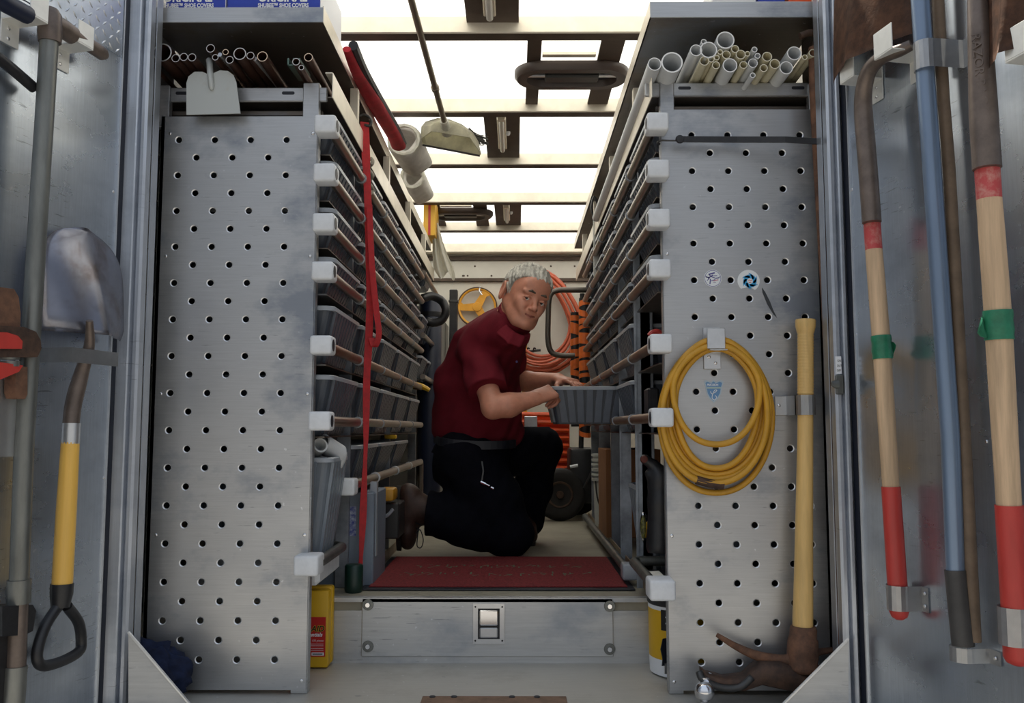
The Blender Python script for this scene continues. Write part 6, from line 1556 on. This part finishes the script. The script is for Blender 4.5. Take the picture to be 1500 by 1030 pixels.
bm = newbm(); lathe(bm, c+V((0, -.012, 0)), [(.001, -.008), (.035, -.006), (.04, .012)], 20, 'y'); O('hub', bm, M_GOLD, t, True)
bm = newbm(); tube(bm, smoothpath([P(704, 420, YW), P(702, 426, YW-.03), P(706, 432, YW-.03)], 3), .006, 6); O('hook', bm, M_CLIP, t, True)
bm = newbm(); a, b = P(765, 600, YW), P(772, 470, YW); box(bm, (a.x, YW-.0, ZF), (b.x, YW+.03, b.z+.3), .003); tag(O('yellow_bar', bm, M_GOLD), 'upright yellow bar on the back wall beside the orange hose', 'bar')
t = T('hook_rail', P(770, 522, YW), 'black row of hooks crossing the orange hose on the back wall', 'hook rail')
bm = newbm(); tube(bm, [P(756, 517, YW-.02), P(792, 513, YW-.02)], .010, 8); O('rail_bar', bm, M_BLKP, t, True)
for x in (763, 772, 781):
    bm = newbm(); tube(bm, smoothpath([P(x, 516, YW-.02), P(x+1, 510, YW-.04), P(x+4, 511, YW-.04)], 3), .006, 6); O('peg', bm, M_BLKP, t, True)
t = T('hose_coil', P(800, 545, YW-.1), 'large salmon orange hose coil hanging on the back wall', 'hose')
bm = newbm()
for i in range(8):
    ex = (62, 57, 53, 66, 60, 50, 45, 41)[i]; cx = 792-(.0)*i+(0, -2, 1, -1, 2, -3, 0, 2)[i]; yb2 = (545, 540, 535, 549, 543, 531, 527, 522)[i]; yt = (398, 402, 405, 396, 400, 408, 411, 414)[i]
    cyy = (yt+yb2)/2+8; pts = []
    for k in range(28):
        a = 2*PI*k/28; s_ = math.sin(a); pts.append(P(cx+ex*math.cos(a)*(1-.30*max(0, s_)), cyy-(cyy-yt if s_ > 0 else yb2-cyy)*s_, YW-.04-.035*(i % 3)))
    tube(bm, pts, .0125, 8, closed=True)
O('hose_loops', bm, M_ORHOSE, t, True)
t = T('cable_coil', P(860, 545, YW-.05), 'black cable coil on the back wall beside the taped poles', 'cable')
bm = newbm()
for i in range(6):
    ex = 17-2*i; pts = [P(862+ex*math.cos(a), 492-(48-2*i)*math.sin(a), YW-.03-.02*(i % 2)) for a in [2*PI*k/24 for k in range(24)]]; tube(bm, pts, .011, 6, closed=True)
O('cable_loops', bm, M_BLKP, t, True)
# ---------------- drain machine: two wheels, loop handle, taped poles, orange ribbed bundle
YH = 5.15
t = hand_truck = T('hand_truck', P(820, 762, YH), 'dark wheeled drain machine with bent tube handle and black tyre', 'machine')
bm = newbm(); q = smoothpath([P(862, 425, YH), P(840, 425, YH), P(815, 426, YH), P(805, 436, YH), P(803, 470, YH), P(803, 500, YH), P(808, 516, YH), P(822, 521, YH), P(842, 521, YH)], 5); tube(bm, q, .0165, 12); O('loop_handle', bm, mat('grey_brown_tube', (.13, .115, .10), .4, .7), t, True)
bm = newbm(); tube(bm, [P(853, 430, YH+.03), P(853, 560, YH+.03), P(850, 720, YH+.03)], .015, 10); tube(bm, [P(853, 560, YH+.03), P(905, 560, YH+.2)], .012, 8); tube(bm, [P(850, 720, YH+.02), P(780, 735, YH+.3)], .014, 8); tube(bm, [P(879, 665, YH-.05), P(855, 715, YH-.05)], .006, 8); O('frame_tube', bm, M_DKGREY, t, True)
c = P(820, 723, YH); c.z = ZF+.152
bm = newbm(); 
prof = [(.075, -.03), (.09, -.036), (.125, -.038), (.145, -.03), (.152, -.012), (.152, .012), (.145, .03), (.125, .038), (.09, .036), (.075, .03)]
lathe(bm, c, prof, 40, 'y'); O('tyre', bm, M_TYRE, t, 'all')
bm = newbm(); lathe(bm, c, [(.001, -.040), (.02, -.040), (.024, -.028), (.045, -.022), (.074, -.034), (.078, -.03), (.078, .03)], 28, 'y'); O('wheel_hub', bm, M_RUSTD, t, True)
bm = newbm(); lathe(bm, c+V((.12, .34, 0)), prof, 32, 'y'); O('tyre', bm, M_TYRE, t, 'all')
bm = newbm(); box(bm, (c.x+.06, c.y-.02, ZF+.10), (c.x+.22, c.y+.30, ZF+.42), .02, seg=2); O('motor_housing', bm, M_BLKP, t, True)
for i, (x, y0, y1, rp, Y, lab) in enumerate(((843, 458, 625, 6.5, 5.28, 'shorter pole wrapped in orange and black tape'), (857, 437, 640, 8, 5.12, 'taller pole wrapped in orange and black tape'))):
    tt = T('taped_pole', P(x, y1, Y), lab+' behind the bent tube handle', 'pole')
    a, b = P(x-1, y0, Y), P(x, y1, Y); r = rp/F*Y
    bm = newbm(); tube(bm, [a, b], r, 16); O('pole_core', bm, M_BLKP, tt, True)
    bm = newbm(); r4 = random.Random(i+3); L = (b-a).length; dz = (b-a).normalized(); z = .02
    while z < L-.03:
        h_ = .02+r4.random()*.05; h_ = min(h_, L-z-.005); sl = (r4.random()-.5)*.9
        lp = []
        for e_ in (0, 1):
            lp.append([a+dz*(z+h_*e_+sl*r*math.cos(2*PI*k/16+i))+V((math.cos(2*PI*k/16), math.sin(2*PI*k/16), 0))*(r+.002+.0008*r4.random()) for k in range(16)])
        loft(bm, lp); z += h_+.006+r4.random()*.022
    O('orange_tape', bm, M_ORTAPE, tt)
t = T('orange_bundle', P(800, 745, 5.7), 'orange ribbed plastic bundle standing behind the knee', 'bundle')
bm = newbm(); box(bm, (P(765, 740, 5.6).x, 5.6, ZF), (P(835, 740, 5.6).x, 5.8, P(800, 604, 5.6).z)); O('bundle_core', bm, M_OR, t)
for k in range(13):
    y = 607+k*11; a, b = P(764, y, 5.58), P(832, y+2, 5.58)
    bm = newbm(); tube(bm, [a, a.lerp(b, .5)+V((0, -.03, 0)), b], .019, 8, flat=(.8, 1)); O('rib', bm, M_OR, t, True)
bm = newbm(); box(bm, P(768, 626, 5.50), P(787, 610, 5.50)+V((0, .03, 0)), .003); tag(O('chrome_lock', bm, M_CLIP), 'grey metal hasp in front of the orange bundle under the hand', 'hasp')
bm = newbm(); tube(bm, [P(866, 684, 5.0)+V((-.12, 0, 0)), P(862, 682, 5.0)+V((-.06, 0, 0))], .009, 8); O('cable_end', bm, M_WHITE, hand_truck, True)
# ---------------- right lower storey
t = T('bucket_stack', P(885, 760, 4.5), 'stack of nested white buckets with bail handle by the aisle', 'bucket')
c = V((P(888, 700, 4.55).x, 4.62, ZF)); 
zs = [P(885, v, 4.5).z for v in (668, 682, 697)]; rb = (P(906, 700, 4.6).x-P(872, 700, 4.6).x)/2
bm = newbm(); lathe(bm, c, [(rb*.90, .03), (rb*.98, zs[2]-ZF-.05), (rb*1.0, zs[2]-ZF)], 30); O('bucket_body', bm, M_BUCKET, t, True)
for z in zs:
    bm = newbm(); lathe(bm, V((c.x, c.y, z)), [(rb*.98, -.035), (rb*1.13, -.032), (rb*1.15, -.02), (rb*1.04, -.018), (rb*1.04, -.006), (rb*1.16, -.004), (rb*1.16, .006), (rb*1.0, .008)], 30); O('bucket_rim', bm, M_BUCKET, t, True)
bm = newbm(); tube(bm, smoothpath([V((c.x+rb*.9*math.cos(a), c.y-rb*1.05, zs[2]-.03+ .16*min(0, math.sin(a)))) for a in [PI+PI*k/6 for k in range(7)]], 3), .004, 6); O('bail', bm, M_DKGREY, t, True)
bm = newbm(); lathe(bm, V((c.x+.02, c.y-rb*.985, P(888, 722, 4.5).z)), [(.001, -.002), (.03, -.002), (.03, .004)], 18, 'y'); O('round_print', bm, mat('magenta_print', (.4, .05, .12), .5), t)
bm = newbm(); box(bm, (c.x-.0, c.y-rb*.99, P(888, 775, 4.5).z), (c.x+.05, c.y-rb*.985, P(888, 745, 4.5).z)); O('label', bm, mat('grey_print', (.12, .13, .16), .5), t)
x0 = XRR+.015
bm = newbm(); box(bm, (x0, 4.03, ZF+.04), (x0+.25, 4.40, P(905, 658, 4.1).z), .002); tag(O('cardboard_panel', bm, M_CARD), 'brown cardboard box between the white buckets and the tall grey bin', 'box')
zb2 = P(910, 830, 3.35).z; zt9 = P(915, 709, 3.35).z
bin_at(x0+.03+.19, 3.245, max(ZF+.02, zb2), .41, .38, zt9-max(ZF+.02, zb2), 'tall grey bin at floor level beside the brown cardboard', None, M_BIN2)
bin_at(XRR+bd/2-.012, 2.80, ZR[3]-.0065-.16, .30, bd, .15, 'shadowed grey bin close behind the punched panel at head height of the hose', None) if False else None
t = racks[1]
bm = newbm(); tube(bm, [(x0-.03, 3.05, ZF+.05), (x0-.03, 4.9, ZF+.05)], .016, 12); O('rail', bm, M_GALV, t, True)
bm = newbm(); box(bm, (x0-.05, 3.02, ZF+.02), (x0+.06, 3.09, ZF+.075), .008, seg=3); O('end_cap', bm, M_RIM, t, True)
zt2 = z_at(862, 2.46); xq = P(962, 862, 2.47).x
bm = newbm(); q = [(xq, 2.5, zt2), (xq, 2.93, zt2), (xq+.02, 2.96, zt2), (xq+.2, 2.96, zt2)]; tube(bm, q, .0165, 12); O('rail', bm, M_GALV, t, True)
bm = newbm(); box(bm, (xq-.026, 2.42, zt2-.028), (xq+.045, 2.51, zt2+.028), .008, seg=3); O('end_cap', bm, M_CAP, t, True)
bm = newbm(); box(bm, (xq+.02, 2.545, zt2-.03), (XWR-.06, 2.95, zt2-.026)); O('shelf_sheet', bm, M_BLKP, t)
for (xa_, xb_, Y) in ((931, 954, 2.997), (908, 924, 3.472), (878, 894, 4.427)):
    bm = newbm(); a = P(xa_, 628, Y).x; b = P(xb_, 628, Y).x; box(bm, (a, Y, ZF), (b, Y+.014, ZR[0])); box(bm, (a-.002, Y-.004, ZF), (a+.006, Y, ZR[0])); O('upright_panel', bm, mat('blue_grey_upright', (.33, .36, .40), .5, .3, .35, 9, bump=.1), t)
# gloves hung behind the panel, tape reel, small parts
t = T('work_gloves', P(955, 790, 2.75), 'black work gloves hanging in the gap behind the punched panel', 'gloves')
gf = Field(np.array(P(930, 812, 2.72))-[0, .06, 0], np.array(P(985, 655, 2.72))+[.02, .10, 0], .005)
def Q(x, y, Y=2.75): return np.array(P(x, y, Y))
gf.chain([Q(945, 673), Q(958, 682), Q(968, 700)], [.016, .016, .03], .01); gf.chain([Q(950, 694), Q(962, 708)], [.012, .02], .01); gf.chain([Q(955, 712), Q(966, 725)], [.010, .02], .01)
gf.chain([Q(968, 700), Q(968, 735), Q(968, 800)], [.035, .038, .045], .02)
v, f = gf.mesh(); fieldobj('glove_cloth', [(v, f)], M_BLKP, t)
bm = newbm(); lathe(bm, P(944, 673, 2.735), [(.001, -.004), (.010, -.003), (.012, .004)], 12, 'y'); O('rust_patch', bm, mat('rust_patch', (.12, .03, .02), .7), t)
t = T('tape_reel', P(946, 792, 2.9), 'chrome and yellow reel hanging by the black gloves', 'reel')
Rr = Matrix.Rotation(math.radians(75), 3, 'Z') @ Matrix.Rotation(PI/2, 3, 'X')
c = P(948, 772, 2.9)
bm = newbm(); L = [[c+V((xx+.012*math.cos(a), .03*math.cos(a)*0+yy, .048*math.sin(a)-.02*math.cos(a)*0)) for a in [2*PI*k/24 for k in range(24)]] for xx, yy in ((-.012, 0), (-.006, .02))]; loft(bm, L); O('reel_face', bm, M_CHROME, t, 'all')
bm = newbm(); L = [[c+V((xx+.009*math.cos(a), yy, .038*math.sin(a))) for a in [2*PI*k/24 for k in range(24)]] for xx, yy in ((-.013, -.003), (-.012, 0))]; loft(bm, L); O('face_print', bm, mat('olive_print', (.25, .24, .05), .5, 0, 0, 60, col2=(.02, .02, .02)), t, 'all')
bm = newbm(); box(bm, c+V((.0, -.01, -.012)), c+V((.03, .02, .016)), .004); box(bm, c+V((.010, -.012, -.045)), c+V((.02, .0, -.01)), .002); O('yellow_knob', bm, M_YEL, t)
bm = newbm(); box(bm, P(950, 607, 2.8), P(966, 568, 2.8)+V((0, .1, 0)), .006); tag(O('black_case', bm, M_BLKP), 'black case wedged behind the yellow hose coil', 'case')
bm = newbm(); tube(bm, smoothpath([P(951, 492, 2.62), P(956, 487, 2.62), P(964, 486, 2.62), P(970, 491, 2.62)], 4), .008, 8); tag(O('red_cable', bm, M_REDP, None, True), 'red cord loop on top of the rail end beside the hose hook', 'cord')
bm = newbm(); extr(bm, [P(x, y, 2.60) for x, y in ((948, 848), (975, 846), (975, 855), (950, 854))], (0, .12, 0)); tag(O('cream_pad', bm, M_CLOTH), 'cream folded pad on the tray above the yellow bucket', 'pad')
